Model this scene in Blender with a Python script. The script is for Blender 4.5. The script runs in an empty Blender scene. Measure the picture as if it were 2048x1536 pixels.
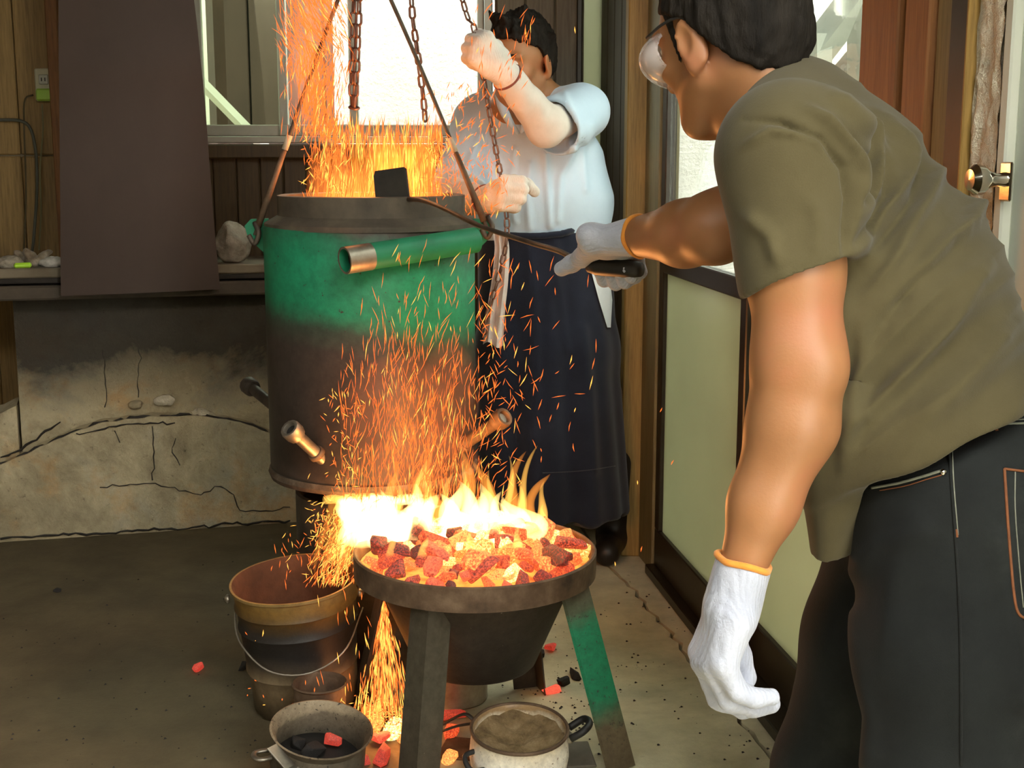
import bpy, math, random
import numpy as np
from mathutils import Vector, Matrix, noise as mnoise

random.seed(7)
rng = np.random.default_rng(11)
SC = bpy.context.scene
COL = SC.collection

# ------------------------------------------------------------------ camera, world, sun, exposure
FPX, PITCH, CAMZ = 2600.0, math.radians(10.0), 1.25
CP, SP = math.cos(PITCH), math.sin(PITCH)
cam_data = bpy.data.cameras.new('camera')
cam_data.sensor_width = 36.0
cam_data.lens = 36.0 * FPX / 2048.0
cam_data.clip_start, cam_data.clip_end = 0.05, 200
cam = bpy.data.objects.new('camera', cam_data)
COL.objects.link(cam)
cam.location = (0, 0, CAMZ)
cam.rotation_euler = (math.radians(90) - PITCH, 0, 0)
SC.camera = cam

world = bpy.data.worlds.new('overcast_sky')
SC.world = world
world.use_nodes = True
bg = world.node_tree.nodes['Background']
bg.inputs['Color'].default_value = (1.0, 0.985, 0.90, 1)
bg.inputs['Strength'].default_value = 7.6

SC.view_settings.view_transform = 'Standard'
SC.view_settings.look = 'None'
SC.view_settings.gamma = 1.0
SC.view_settings.use_curve_mapping = False
SC.view_settings.exposure = 0.75
SC.cycles.use_denoising = True
SC.cycles.use_adaptive_sampling = True
SC.cycles.adaptive_threshold = 0.02
SC.cycles.max_bounces = 8
SC.cycles.transparent_max_bounces = 24
SC.cycles.volume_bounces = 0
SC.cycles.sample_clamp_indirect = 6.0
SC.cycles.caustics_reflective = False
SC.cycles.caustics_refractive = False

# ------------------------------------------------------------------ geometry helpers
def at(u, v, Y):
    """the point at distance Y along the floor that the photograph shows at pixel (u, v)"""
    xc, yc = (u - 1024.0) / FPX, (768.0 - v) / FPX
    dx, dy, dz = xc, CP + yc * SP, -SP + yc * CP
    return np.array([dx / dy * Y, Y, CAMZ + dz / dy * Y])

def on_floor(u, v, z=0.0):
    xc, yc = (u - 1024.0) / FPX, (768.0 - v) / FPX
    dx, dy, dz = xc, CP + yc * SP, -SP + yc * CP
    t = (z - CAMZ) / dz
    return np.array([dx * t, dy * t, z])

A = lambda *a: np.array(a, float)
def unit(v):
    v = np.asarray(v, float)
    return v / max(np.linalg.norm(v), 1e-9)
WLOC = {}

def thing(name, label, cat, loc, group=None):
    o = bpy.data.objects.new(name, None)
    COL.objects.link(o)
    o.empty_display_size = 0.05
    o.location = loc
    WLOC[o] = np.array(loc, float)
    tag(o, label, cat, group)
    return o

def tag(o, label=None, cat=None, group=None, kind=None):
    if label: o['label'] = label
    if cat: o['category'] = cat
    if group: o['group'] = group
    if kind: o['kind'] = kind
    return o

def link_mesh(name, me, mat, parent=None, origin=None):
    o = bpy.data.objects.new(name, me)
    COL.objects.link(o)
    if mat is not None and len(me.materials) == 0: me.materials.append(mat)
    org = np.array(origin if origin is not None else (WLOC[parent] if parent is not None else (0, 0, 0)), float)
    WLOC[o] = org
    if parent is not None:
        o.parent = parent
        o.location = org - WLOC[parent]
    else:
        o.location = org
    return o

def mesh(name, verts, faces, mat, parent=None, origin=None, smooth=False, autosmooth=None):
    """verts in world space; the object's origin goes to `origin` (default: the parent's)"""
    verts = np.asarray(verts, float)
    org = np.array(origin if origin is not None else (WLOC[parent] if parent is not None else (0, 0, 0)), float)
    me = bpy.data.meshes.new(name)
    me.from_pydata((verts - org).tolist(), [], [tuple(int(i) for i in f) for f in faces])
    me.update()
    if smooth:
        me.polygons.foreach_set('use_smooth', [True] * len(me.polygons))
        if autosmooth is not None:
            me.set_sharp_from_angle(angle=math.radians(autosmooth))
    return link_mesh(name, me, mat, parent, org)

class MB:
    """collects shapes into one mesh"""
    def __init__(self): self.v, self.f, self.n = [], [], 0
    def add(self, v, f):
        v = np.asarray(v, float).reshape(-1, 3)
        self.v.append(v); self.f += [tuple(i + self.n for i in q) for q in f]; self.n += len(v)
        return self
    def box(self, c, s, R=None, b=0.0):
        """bevelled box, centre c, size s"""
        h = np.asarray(s, float) / 2
        b = min(b, h.min() * 0.9)
        if b <= 0:
            v = np.array([[x, y, z] for x in (-1, 1) for y in (-1, 1) for z in (-1, 1)], float) * h
            f = [(0, 1, 3, 2), (4, 6, 7, 5), (0, 4, 5, 1), (2, 3, 7, 6), (0, 2, 6, 4), (1, 5, 7, 3)]
        else:
            v, idx = [], {}
            for sx in (-1, 1):
                for sy in (-1, 1):
                    for sz in (-1, 1):
                        s3 = np.array([sx, sy, sz], float)
                        for ax in range(3):
                            p = s3 * (h - b); p[ax] = s3[ax] * h[ax]
                            idx[(sx, sy, sz, ax)] = len(v); v.append(p)
            f = []
            for ax in range(3):
                a1, a2 = (ax + 1) % 3, (ax + 2) % 3
                for sgn in (-1, 1):
                    q = []
                    for (p, r) in ((-1, -1), (1, -1), (1, 1), (-1, 1)):
                        k = [0, 0, 0]; k[ax] = sgn; k[a1] = p; k[a2] = r
                        q.append(idx[(*k, ax)])
                    f.append(tuple(q if sgn > 0 else q[::-1]))
            for ax in range(3):
                a1, a2 = (ax + 1) % 3, (ax + 2) % 3
                for p in (-1, 1):
                    for r in (-1, 1):
                        q = []
                        for e, face in ((-1, a1), (1, a1), (1, a2), (-1, a2)):
                            k = [0, 0, 0]; k[ax] = e; k[a1] = p; k[a2] = r
                            q.append(idx[(*k, face)])
                        f.append(tuple(q if p * r > 0 else q[::-1]))
            for sx in (-1, 1):
                for sy in (-1, 1):
                    for sz in (-1, 1):
                        q = [idx[(sx, sy, sz, a)] for a in range(3)]
                        f.append(tuple(q if sx * sy * sz > 0 else q[::-1]))
            v = np.array(v)
        if R is not None: v = v @ np.asarray(R, float).T
        return self.add(v + np.asarray(c, float), f)
    def tube(self, pts, r, n=10, caps=True, flat=None):
        pts = np.asarray(pts, float); m = len(pts)
        r = np.full(m, r, float) if np.isscalar(r) else np.asarray(r, float)
        t = np.gradient(pts, axis=0); t /= np.maximum(np.linalg.norm(t, axis=1, keepdims=True), 1e-9)
        up = A(0, 0, 1) if abs(t[0][2]) < 0.9 else A(1, 0, 0)
        a = unit(np.cross(t[0], up)); V = []
        for i in range(m):
            a = unit(a - t[i] * np.dot(a, t[i])); b = np.cross(t[i], a)
            ang = np.arange(n) * 2 * math.pi / n
            V.append(pts[i] + r[i] * (np.cos(ang)[:, None] * a + np.sin(ang)[:, None] * b * (flat or 1)))
        F = [(i * n + j, i * n + (j + 1) % n, (i + 1) * n + (j + 1) % n, (i + 1) * n + j) for i in range(m - 1) for j in range(n)]
        if caps: F += [tuple(range(n))[::-1], tuple((m - 1) * n + j for j in range(n))]
        return self.add(np.concatenate(V), F)
    def lathe(self, prof, c=(0, 0, 0), n=48, R=None, closed=False, wob=None, caps=True):
        """prof: list of (radius, z); axis +z at c"""
        m = len(prof); ang = np.arange(n) * 2 * math.pi / n
        V = []
        for r, z in prof:
            w = 1.0 if wob is None else wob(ang, z)
            V.append(np.stack([r * w * np.cos(ang), r * w * np.sin(ang), np.full(n, z)], 1))
        V = np.concatenate(V)
        F = []
        rows = m if closed else m - 1
        for i in range(rows):
            k = (i + 1) % m
            F += [(i * n + j, i * n + (j + 1) % n, k * n + (j + 1) % n, k * n + j) for j in range(n)]
        if not closed and caps:
            if prof[0][0] > 1e-6: F.append(tuple(range(n))[::-1])
            if prof[-1][0] > 1e-6: F.append(tuple((m - 1) * n + j for j in range(n)))
        if R is not None: V = V @ np.asarray(R, float).T
        return self.add(V + np.asarray(c, float), F)
    def prism(self, poly, d, o=(0, 0, 0)):
        """polygon (list of 3-D points) extruded by vector d"""
        p = np.asarray(poly, float) + np.asarray(o, float); n = len(p)
        V = np.concatenate([p, p + np.asarray(d, float)])
        F = [tuple(range(n))[::-1], tuple(range(n, 2 * n))] + [(i, (i + 1) % n, n + (i + 1) % n, n + i) for i in range(n)]
        return self.add(V, F)
    def obj(self, name, mat, parent=None, origin=None, smooth=False, autosmooth=None):
        o = mesh(name, np.concatenate(self.v), self.f, mat, parent, origin, smooth, autosmooth)
        import bmesh
        bm = bmesh.new(); bm.from_mesh(o.data)
        bmesh.ops.recalc_face_normals(bm, faces=bm.faces)
        bm.to_mesh(o.data); bm.free()
        return o

def rot_to(axis, spin=0.0):
    """rotation taking +z to axis"""
    q = Vector((0, 0, 1)).rotation_difference(Vector(unit(axis)))
    return np.array((q.to_matrix() @ Matrix.Rotation(spin, 3, 'Z')))

def rz(a):
    c, s = math.cos(a), math.sin(a)
    return np.array([[c, -s, 0], [s, c, 0], [0, 0, 1.0]])

def spline(pts, n):
    """Catmull-Rom through pts"""
    P = np.asarray(pts, float); P = np.concatenate([[2 * P[0] - P[1]], P, [2 * P[-1] - P[-2]]])
    out = []; m = len(P) - 3
    for s in np.linspace(0, m - 1e-6, n):
        i = int(s); t = s - i; p0, p1, p2, p3 = P[i:i + 4]
        out.append(0.5 * (2 * p1 + (p2 - p0) * t + (2 * p0 - 5 * p1 + 4 * p2 - p3) * t * t + (3 * p1 - p0 - 3 * p2 + p3) * t ** 3))
    return np.array(out)

class SDF:
    """smooth union of soft shapes, meshed with surface nets: one continuous skin"""
    def __init__(self, vox): self.vox, self.it = vox, []
    def cap(self, a, b, ra, rb, k=0.02, op='u', flat=None):
        """tapered limb; flat=(axis, s): thickness along axis divided by s"""
        a, b = np.asarray(a, float), np.asarray(b, float)
        ba = b - a; L = max(float(ba @ ba), 1e-12)
        if flat is not None: fa, fs = unit(flat[0]), flat[1]
        def fn(P):
            q = P - a
            t = np.clip((q @ ba) / L, 0, 1)
            q = q - t[..., None] * ba
            if flat is not None:
                q = q + (q @ fa)[..., None] * fa * (fs - 1)
            return np.sqrt((q * q).sum(-1)) - (ra + (rb - ra) * t)
        m = max(ra, rb)
        if flat is not None and flat[1] < 1: m = m / flat[1]
        self.it.append((fn, np.minimum(a, b) - m, np.maximum(a, b) + m, k, op)); return self
    def ell(self, c, r, R=None, k=0.02, op='u'):
        c, r = np.asarray(c, float), np.asarray(r, float)
        R = np.eye(3) if R is None else np.asarray(R, float)
        def fn(P):
            q = (P - c) @ R
            n0 = np.sqrt(((q / r) ** 2).sum(-1)); n1 = np.sqrt(((q / (r * r)) ** 2).sum(-1))
            return n0 * (n0 - 1) / np.maximum(n1, 1e-9)
        m = np.full(3, r.max())
        self.it.append((fn, c - m, c + m, k, op)); return self
    def half(self, p, n, k=0.006):
        """cut away the side of the plane at p that n points to"""
        p, n = np.asarray(p, float), unit(n)
        self.it.append((lambda P: (P - p) @ n, None, None, k, 'i')); return self
    def field(self, fn, lo, hi, k, op):
        self.it.append((fn, np.asarray(lo, float), np.asarray(hi, float), k, op)); return self
    def build(self, relax=2):
        vx = self.vox
        lo = np.min([i[1] for i in self.it if i[4] == 'u'], axis=0) - 4 * vx
        hi = np.max([i[2] for i in self.it if i[4] == 'u'], axis=0) + 4 * vx
        n = np.ceil((hi - lo) / vx).astype(int) + 1
        D = np.full(n, 0.2, np.float32)
        ax = [lo[i] + vx * np.arange(n[i]) for i in range(3)]
        for fn, l, h, k, op in self.it:
            if l is None: i0, i1 = np.zeros(3, int), n
            else:
                pad = k + 3 * vx
                i0 = np.clip(np.floor((l - pad - lo) / vx).astype(int), 0, n); i1 = np.clip(np.ceil((h + pad - lo) / vx).astype(int) + 1, 0, n)
                if (i1 <= i0).any(): continue
            sl = tuple(slice(a, b) for a, b in zip(i0, i1))
            P = np.stack(np.meshgrid(*[ax[i][i0[i]:i1[i]] for i in range(3)], indexing='ij'), -1)
            d = fn(P).astype(np.float32); C = D[sl]
            if op == 'u':
                h_ = np.clip(0.5 + 0.5 * (C - d) / k, 0, 1); D[sl] = C * (1 - h_) + d * h_ - k * h_ * (1 - h_)
            else:
                if op == 's': d = -d
                h_ = np.clip(0.5 - 0.5 * (C - d) / k, 0, 1); D[sl] = C * (1 - h_) + d * h_ + k * h_ * (1 - h_)
        S = D < 0
        nx, ny, nz = D.shape
        cnt = np.zeros((nx - 1, ny - 1, nz - 1), np.int8); pos = np.zeros((nx - 1, ny - 1, nz - 1, 3), np.float32)
        cor = [(0, 0, 0), (1, 0, 0), (0, 1, 0), (1, 1, 0), (0, 0, 1), (1, 0, 1), (0, 1, 1), (1, 1, 1)]
        sub = lambda a, c: a[c[0]:nx - 1 + c[0], c[1]:ny - 1 + c[1], c[2]:nz - 1 + c[2]]
        for i in range(8):
            for j in range(i + 1, 8):
                c0, c1 = cor[i], cor[j]
                if sum(abs(a - b) for a, b in zip(c0, c1)) != 1: continue
                m = sub(S, c0) != sub(S, c1)
                if not m.any(): continue
                d0, d1 = sub(D, c0)[m], sub(D, c1)[m]
                t = d0 / (d0 - d1)
                cnt[m] += 1
                pos[m] += np.array(c0, np.float32) + t[:, None] * (np.array(c1, np.float32) - np.array(c0, np.float32))
        act = cnt > 0
        idx = -np.ones(act.shape, np.int64); idx[act] = np.arange(act.sum())
        V = (np.argwhere(act) + pos[act] / cnt[act][:, None]) * vx + lo
        F = []
        for a in range(3):
            b, c = (a + 1) % 3, (a + 2) % 3
            sl0 = [slice(None)] * 3; sl1 = [slice(None)] * 3
            sl0[a] = slice(0, -1); sl1[a] = slice(1, None)
            s0, s1 = S[tuple(sl0)], S[tuple(sl1)]
            e = np.argwhere(s0 != s1)
            e = e[(e[:, b] > 0) & (e[:, c] > 0) & (e[:, b] < D.shape[b] - 1) & (e[:, c] < D.shape[c] - 1)]
            fl = s0[tuple(e.T)]
            q = []
            for db, dc in ((1, 1), (0, 1), (0, 0), (1, 0)):
                w = e.copy(); w[:, b] -= db; w[:, c] -= dc
                q.append(idx[tuple(w.T)])
            q = np.stack(q, 1)
            q[~fl] = q[~fl][:, ::-1]
            F.append(q)
        F = np.concatenate(F)
        for _ in range(relax):
            acc = np.zeros_like(V); cn = np.zeros(len(V))
            for i in range(4):
                np.add.at(acc, F[:, i], V[F[:, (i + 1) % 4]]); np.add.at(acc, F[:, i], V[F[:, (i + 3) % 4]]); np.add.at(cn, F[:, i], 2)
            V = 0.4 * V + 0.6 * acc / cn[:, None]
        return V, F

def vnormals(V, F):
    n = np.cross(V[F[:, 2]] - V[F[:, 0]], V[F[:, 3]] - V[F[:, 1]])
    N_ = np.zeros_like(V)
    for i in range(4): np.add.at(N_, F[:, i], n)
    return N_ / np.maximum(np.linalg.norm(N_, axis=1, keepdims=True), 1e-12)

def sdf_obj(name, s, mat, parent=None, origin=None, relax=2, disp=None):
    V, F = s.build(relax)
    if disp is not None:
        V = V + vnormals(V, F) * disp(V)[:, None]
    return mesh(name, V, F, mat, parent, origin, smooth=True)

def seg_dist(P, line):
    """distance of points P (n,2) to a polyline (m,2), and the fraction along it"""
    best = np.full(len(P), 1e9); frac = np.zeros(len(P)); m = len(line) - 1
    for i in range(m):
        a, b = line[i], line[i + 1]; ba = b - a
        t = np.clip(((P - a) @ ba) / max(ba @ ba, 1e-12), 0, 1)
        d = np.linalg.norm(P - a - t[:, None] * ba, axis=1)
        u = d < best; best[u] = d[u]; frac[u] = (i + t[u]) / m
    return best, frac
# ------------------------------------------------------------------ materials
def new_mat(name):
    m = bpy.data.materials.new(name); m.use_nodes = True
    t = m.node_tree
    return m, t, t.nodes['Principled BSDF'], t.nodes['Material Output']

def nd(t, typ, props=None, **inp):
    n = t.nodes.new(typ)
    for k, v in (props or {}).items(): setattr(n, k, v)
    for k, v in inp.items():
        key = int(k[1:]) if k[0] == 'i' and k[1:].isdigit() else k.replace('_', ' ')
        s = n.inputs[key]
        if isinstance(v, bpy.types.NodeSocket): t.links.new(v, s)
        else: s.default_value = v
    return n

def c4(c): return (c[0], c[1], c[2], 1.0)
def srgb(r, g, b):
    f = lambda x: ((x / 255 + 0.055) / 1.055) ** 2.4 if x > 10.3 else x / 255 / 12.92
    return (f(r), f(g), f(b))

def coords(t, scale=(1, 1, 1), rot=(0, 0, 0)):
    tc = nd(t, 'ShaderNodeTexCoord')
    return nd(t, 'ShaderNodeMapping', Vector=tc.outputs['Object'], Scale=scale, Rotation=rot).outputs[0]

def noise(t, vec, scale, detail=6.0, rough=0.6, dist=0.0):
    return nd(t, 'ShaderNodeTexNoise', Vector=vec, Scale=scale, Detail=detail, Roughness=rough, Distortion=dist).outputs[0]

def ramp(t, fac, stops, interp='LINEAR'):
    n = nd(t, 'ShaderNodeValToRGB', i0=fac)
    cr = n.color_ramp; cr.interpolation = interp
    while len(cr.elements) > len(stops): cr.elements.remove(cr.elements[-1])
    while len(cr.elements) < len(stops): cr.elements.new(0.5)
    for e, (p, c) in zip(cr.elements, sorted(stops, key=lambda s: s[0])):
        e.position = p; e.color = c4(c) if not np.isscalar(c) else (c, c, c, 1)
    return n.outputs[0]

def mixc(t, fac, a, b, mode='MIX'):
    n = nd(t, 'ShaderNodeMix', {'data_type': 'RGBA', 'blend_type': mode})
    for s, v in ((n.inputs[0], fac), (n.inputs[6], a), (n.inputs[7], b)):
        if isinstance(v, bpy.types.NodeSocket): t.links.new(v, s)
        else: s.default_value = v if np.isscalar(v) else c4(v)
    return n.outputs[2]

def math_(t, op, a, b=0.0, clamp=False):
    n = nd(t, 'ShaderNodeMath', {'operation': op, 'use_clamp': clamp}, i0=a, i1=b)
    return n.outputs[0]

def bump(t, b, h, strength=0.3, dist=0.01):
    n = nd(t, 'ShaderNodeBump', Height=h, Strength=strength, Distance=dist)
    t.links.new(n.outputs[0], b.inputs['Normal']); return n

def pmat(name, stops, scale=8.0, stretch=(1, 1, 1), rough=0.7, metal=0.0, bmp=0.15, bscale=60.0, bdist=0.004, detail=7.0, dist=0.0, spec=0.4, rot=(0, 0, 0), nrough=0.6):
    m, t, b, o = new_mat(name)
    vec = coords(t, stretch, rot)
    col = ramp(t, noise(t, vec, scale, detail, nrough, dist), stops)
    t.links.new(col, b.inputs['Base Color'])
    b.inputs['Roughness'].default_value = rough; b.inputs['Metallic'].default_value = metal
    b.inputs['Specular IOR Level'].default_value = spec
    if bmp: bump(t, b, noise(t, vec, bscale, 5, 0.65), bmp, bdist)
    return m

def set_diff(m, **kw):
    b = m.node_tree.nodes['Principled BSDF']
    for k, v in kw.items(): b.inputs[k.replace('_', ' ')].default_value = v
    return m

def wood(name, c0, c1, c2, scale=5.0, axis='z', rough=0.55):
    st = {'z': (7, 7, 0.35), 'x': (0.35, 7, 7), 'y': (7, 0.35, 7)}[axis]
    m, t, b, o = new_mat(name)
    vec = coords(t, st)
    n1 = noise(t, vec, scale, 6, 0.6, 1.2)
    n2 = noise(t, coords(t, tuple(s * 5 for s in st)), scale, 4, 0.7)
    col = ramp(t, n1, [(0.28, c0), (0.5, c1), (0.74, c2)])
    col = mixc(t, 0.35, col, ramp(t, n2, [(0.35, tuple(x * 0.45 for x in c0)), (0.6, c2)]), 'MIX')
    t.links.new(col, b.inputs['Base Color'])
    b.inputs['Roughness'].default_value = rough
    bump(t, b, n2, 0.15, 0.003)
    return m

def skin(name, c, red):
    m, t, b, o = new_mat(name)
    vec = coords(t)
    col = ramp(t, noise(t, vec, 9, 4, 0.5), [(0.3, tuple(x * 0.85 for x in c)), (0.5, c), (0.72, red)])
    t.links.new(col, b.inputs['Base Color'])
    b.inputs['Roughness'].default_value = 0.48
    b.inputs['Subsurface Weight'].default_value = 0.12
    b.inputs['Subsurface Radius'].default_value = (0.012, 0.004, 0.002)
    b.inputs['Subsurface Scale'].default_value = 0.6
    bump(t, b, noise(t, vec, 260, 4, 0.6), 0.12, 0.002)
    return m

def cloth(name, stops, scale=4.0, weave=420.0, rough=0.9, bmp=0.25, fuzz=0.2, fold=0.0, foldscale=(9, 9, 3)):
    m, t, b, o = new_mat(name)
    vec = coords(t)
    col = ramp(t, noise(t, vec, scale, 6, 0.65), stops)
    t.links.new(col, b.inputs['Base Color'])
    b.inputs['Roughness'].default_value = rough
    b.inputs['Specular IOR Level'].default_value = 0.15
    b.inputs['Sheen Weight'].default_value = fuzz
    h = noise(t, vec, weave, 3, 0.6)
    if fold:
        n2 = noise(t, coords(t, foldscale), 1.6, 3, 0.5, 0.8)
        h = math_(t, 'ADD', math_(t, 'MULTIPLY', n2, fold), math_(t, 'MULTIPLY', h, 0.06))
        bump(t, b, h, bmp, 0.03)
    else:
        bump(t, b, h, bmp, 0.002)
    return m

def knit(name, stops, ribs=420.0, zrib=False):
    m, t, b, o = new_mat(name)
    vec = coords(t)
    col = ramp(t, noise(t, vec, 14, 5, 0.6), stops)
    t.links.new(col, b.inputs['Base Color'])
    b.inputs['Roughness'].default_value = 0.95
    b.inputs['Specular IOR Level'].default_value = 0.1
    b.inputs['Sheen Weight'].default_value = 0.3
    w = nd(t, 'ShaderNodeTexWave', {'bands_direction': 'Z' if zrib else 'Y'}, Vector=nd(t, 'ShaderNodeMapping', Vector=vec, Rotation=(0.3, 0.2, 0.78)).outputs[0], Scale=ribs / 6.28, Distortion=2.5, Detail=2.0, Detail_Scale=3.0).outputs['Fac']
    h = math_(t, 'ADD', w, noise(t, vec, 500, 3, 0.6))
    bump(t, b, h, 0.35, 0.0025)
    return m

def zmat(name, zstops, zlo, zhi, nz=0.25, nscale=6.0, rough=0.65, metal=0.0, slope=(0, 0), speck=None, bmp=0.2, bscale=70, flake=None, spec=0.4):
    """coating that changes with height on the thing (paint burnt off, rust, soot): its own colour, not light"""
    m, t, b, o = new_mat(name)
    vec = coords(t)
    sep = nd(t, 'ShaderNodeSeparateXYZ', i0=vec)
    z = math_(t, 'DIVIDE', math_(t, 'SUBTRACT', sep.outputs[2], zlo), zhi - zlo)
    z = math_(t, 'ADD', z, math_(t, 'MULTIPLY', sep.outputs[0], slope[0]))
    z = math_(t, 'ADD', z, math_(t, 'MULTIPLY', sep.outputs[1], slope[1]))
    n1 = noise(t, vec, nscale, 7, 0.65)
    z = math_(t, 'ADD', z, math_(t, 'MULTIPLY', math_(t, 'SUBTRACT', n1, 0.5), nz))
    col = ramp(t, z, zstops)
    n2 = noise(t, vec, nscale * 5, 6, 0.7)
    col = mixc(t, 0.55, col, mixc(t, 1.0, col, ramp(t, n2, [(0.3, (0.45, 0.43, 0.42)), (0.7, (1.35, 1.35, 1.35))]), 'MULTIPLY'))
    if speck is not None:
        n3 = noise(t, vec, nscale * 9, 4, 0.75)
        col = mixc(t, ramp(t, n3, [(speck[1], 0.0), (speck[1] + 0.05, 1.0)]), col, speck[0])
    t.links.new(col, b.inputs['Base Color'])
    b.inputs['Roughness'].default_value = rough; b.inputs['Metallic'].default_value = metal
    b.inputs['Specular IOR Level'].default_value = spec
    bump(t, b, noise(t, vec, bscale, 5, 0.7), bmp, 0.004)
    return m

def glass(name, tint=(0.93, 0.97, 0.94), refl=0.08, rough=0.02):
    m, t, b, o = new_mat(name)
    t.nodes.remove(b)
    tr = nd(t, 'ShaderNodeBsdfTransparent', Color=c4(tint)); gl = nd(t, 'ShaderNodeBsdfGlossy', Color=(1, 1, 1, 1), Roughness=rough)
    geo = nd(t, 'ShaderNodeNewGeometry')
    fr = nd(t, 'ShaderNodeFresnel', IOR=math_(t, 'ADD', 1.45, math_(t, 'MULTIPLY', geo.outputs['Backfacing'], 1 / 1.45 - 1.45)))
    fac = math_(t, 'ADD', fr.outputs[0], refl - 0.04)
    mx = nd(t, 'ShaderNodeMixShader', i0=fac, i1=tr.outputs[0], i2=gl.outputs[0])
    t.links.new(mx.outputs[0], o.inputs['Surface'])
    return m

def frosted(name, col):
    m, t, b, o = new_mat(name)
    t.nodes.remove(b)
    vec = coords(t)
    cc = ramp(t, noise(t, vec, 2.5, 3, 0.5), [(0.3, tuple(x * 0.9 for x in col)), (0.7, col)])
    tl = nd(t, 'ShaderNodeBsdfTranslucent', Color=cc); df = nd(t, 'ShaderNodeBsdfDiffuse', Color=cc)
    gl = nd(t, 'ShaderNodeBsdfGlossy', Roughness=0.22)
    m1 = nd(t, 'ShaderNodeMixShader', i0=0.25, i1=tl.outputs[0], i2=df.outputs[0])
    geo = nd(t, 'ShaderNodeNewGeometry')
    fr = nd(t, 'ShaderNodeFresnel', IOR=math_(t, 'ADD', 1.4, math_(t, 'MULTIPLY', geo.outputs['Backfacing'], 1 / 1.4 - 1.4)))
    m2 = nd(t, 'ShaderNodeMixShader', i0=fr.outputs[0], i1=m1.outputs[0], i2=gl.outputs[0])
    t.links.new(m2.outputs[0], o.inputs['Surface'])
    return m

def glow_mat(name, col, strength, sample=False):
    m, t, b, o = new_mat(name)
    t.nodes.remove(b)
    e = nd(t, 'ShaderNodeEmission', Color=c4(col), Strength=strength)
    t.links.new(e.outputs[0], o.inputs['Surface'])
    if not sample: m.cycles.emission_sampling = 'NONE'
    return m

def flame_mat(name, col, density, skin_glow=0.02):
    """burning gas: glows through its whole depth, so thin edges are dim and deep cores bright"""
    m, t, b, o = new_mat(name)
    t.nodes.remove(b)
    ev = nd(t, 'ShaderNodeEmission', Color=c4(col), Strength=density)
    t.links.new(ev.outputs[0], o.inputs['Volume'])
    tr = nd(t, 'ShaderNodeBsdfTransparent', Color=(1, 1, 1, 1)); es = nd(t, 'ShaderNodeEmission', Color=c4(col), Strength=skin_glow)
    ad = nd(t, 'ShaderNodeAddShader', i0=tr.outputs[0], i1=es.outputs[0])
    t.links.new(ad.outputs[0], o.inputs['Surface'])
    m.cycles.emission_sampling = 'NONE'
    return m

def ember_mat(name, stops, strength, scale=22.0, base=(0.12, 0.10, 0.09), lo=0.0):
    """glowing charcoal: hot cracks and cooler ash-dusted faces"""
    m, t, b, o = new_mat(name)
    tc = nd(t, 'ShaderNodeTexCoord'); inf = nd(t, 'ShaderNodeObjectInfo')
    off = nd(t, 'ShaderNodeVectorMath', {'operation': 'ADD'}, i0=tc.outputs['Object'], i1=inf.outputs['Location'])
    n1 = noise(t, off.outputs[0], scale, 4, 0.6, 0.6)
    rnd = math_(t, 'MULTIPLY', math_(t, 'SUBTRACT', inf.outputs['Random'], 0.5), 0.35)
    n = math_(t, 'ADD', n1, rnd)
    col = ramp(t, n, stops)
    b.inputs['Base Color'].default_value = c4(base); b.inputs['Roughness'].default_value = 0.9
    t.links.new(col, b.inputs['Emission Color']); b.inputs['Emission Strength'].default_value = strength
    bump(t, b, noise(t, off.outputs[0], scale * 4, 4, 0.7), 0.4, 0.004)
    return m

M = {}
M['concrete_floor'] = None
def floor_mat():
    m, t, b, o = new_mat('worn_concrete')
    vec = coords(t)
    big = noise(t, vec, 1.3, 6, 0.62, 0.4); mid = noise(t, vec, 7, 8, 0.7); fine = noise(t, vec, 90, 4, 0.7)
    col = ramp(t, big, [(0.3, (0.30, 0.265, 0.17)), (0.5, (0.58, 0.53, 0.36)), (0.7, (0.72, 0.67, 0.48))])
    col = mixc(t, 0.5, col, mixc(t, 1.0, col, ramp(t, mid, [(0.3, (0.5, 0.5, 0.5)), (0.7, (1.3, 1.28, 1.25))]), 'MULTIPLY'))
    sep = nd(t, 'ShaderNodeSeparateXYZ', i0=vec)
    # soot, and the dimmer light there, darkened into the hearth side of the floor
    s = math_(t, 'ADD', math_(t, 'MULTIPLY', sep.outputs[0], 1.5), math_(t, 'MULTIPLY', big, 0.9))
    s = ramp(t, s, [(0.0, 0.0), (0.55, 1.0)])
    col = mixc(t, s, mixc(t, 1.0, col, (0.20, 0.17, 0.13), 'MULTIPLY'), col)
    spots = ramp(t, noise(t, vec, 28, 5, 0.8), [(0.63, 0.0), (0.70, 1.0)])
    col = mixc(t, math_(t, 'MULTIPLY', spots, 0.55), col, (0.035, 0.03, 0.025))
    t.links.new(col, b.inputs['Base Color'])
    b.inputs['Roughness'].default_value = 0.82
    bump(t, b, math_(t, 'ADD', mid, fine), 0.25, 0.006)
    return m
M['concrete_floor'] = floor_mat()

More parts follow.
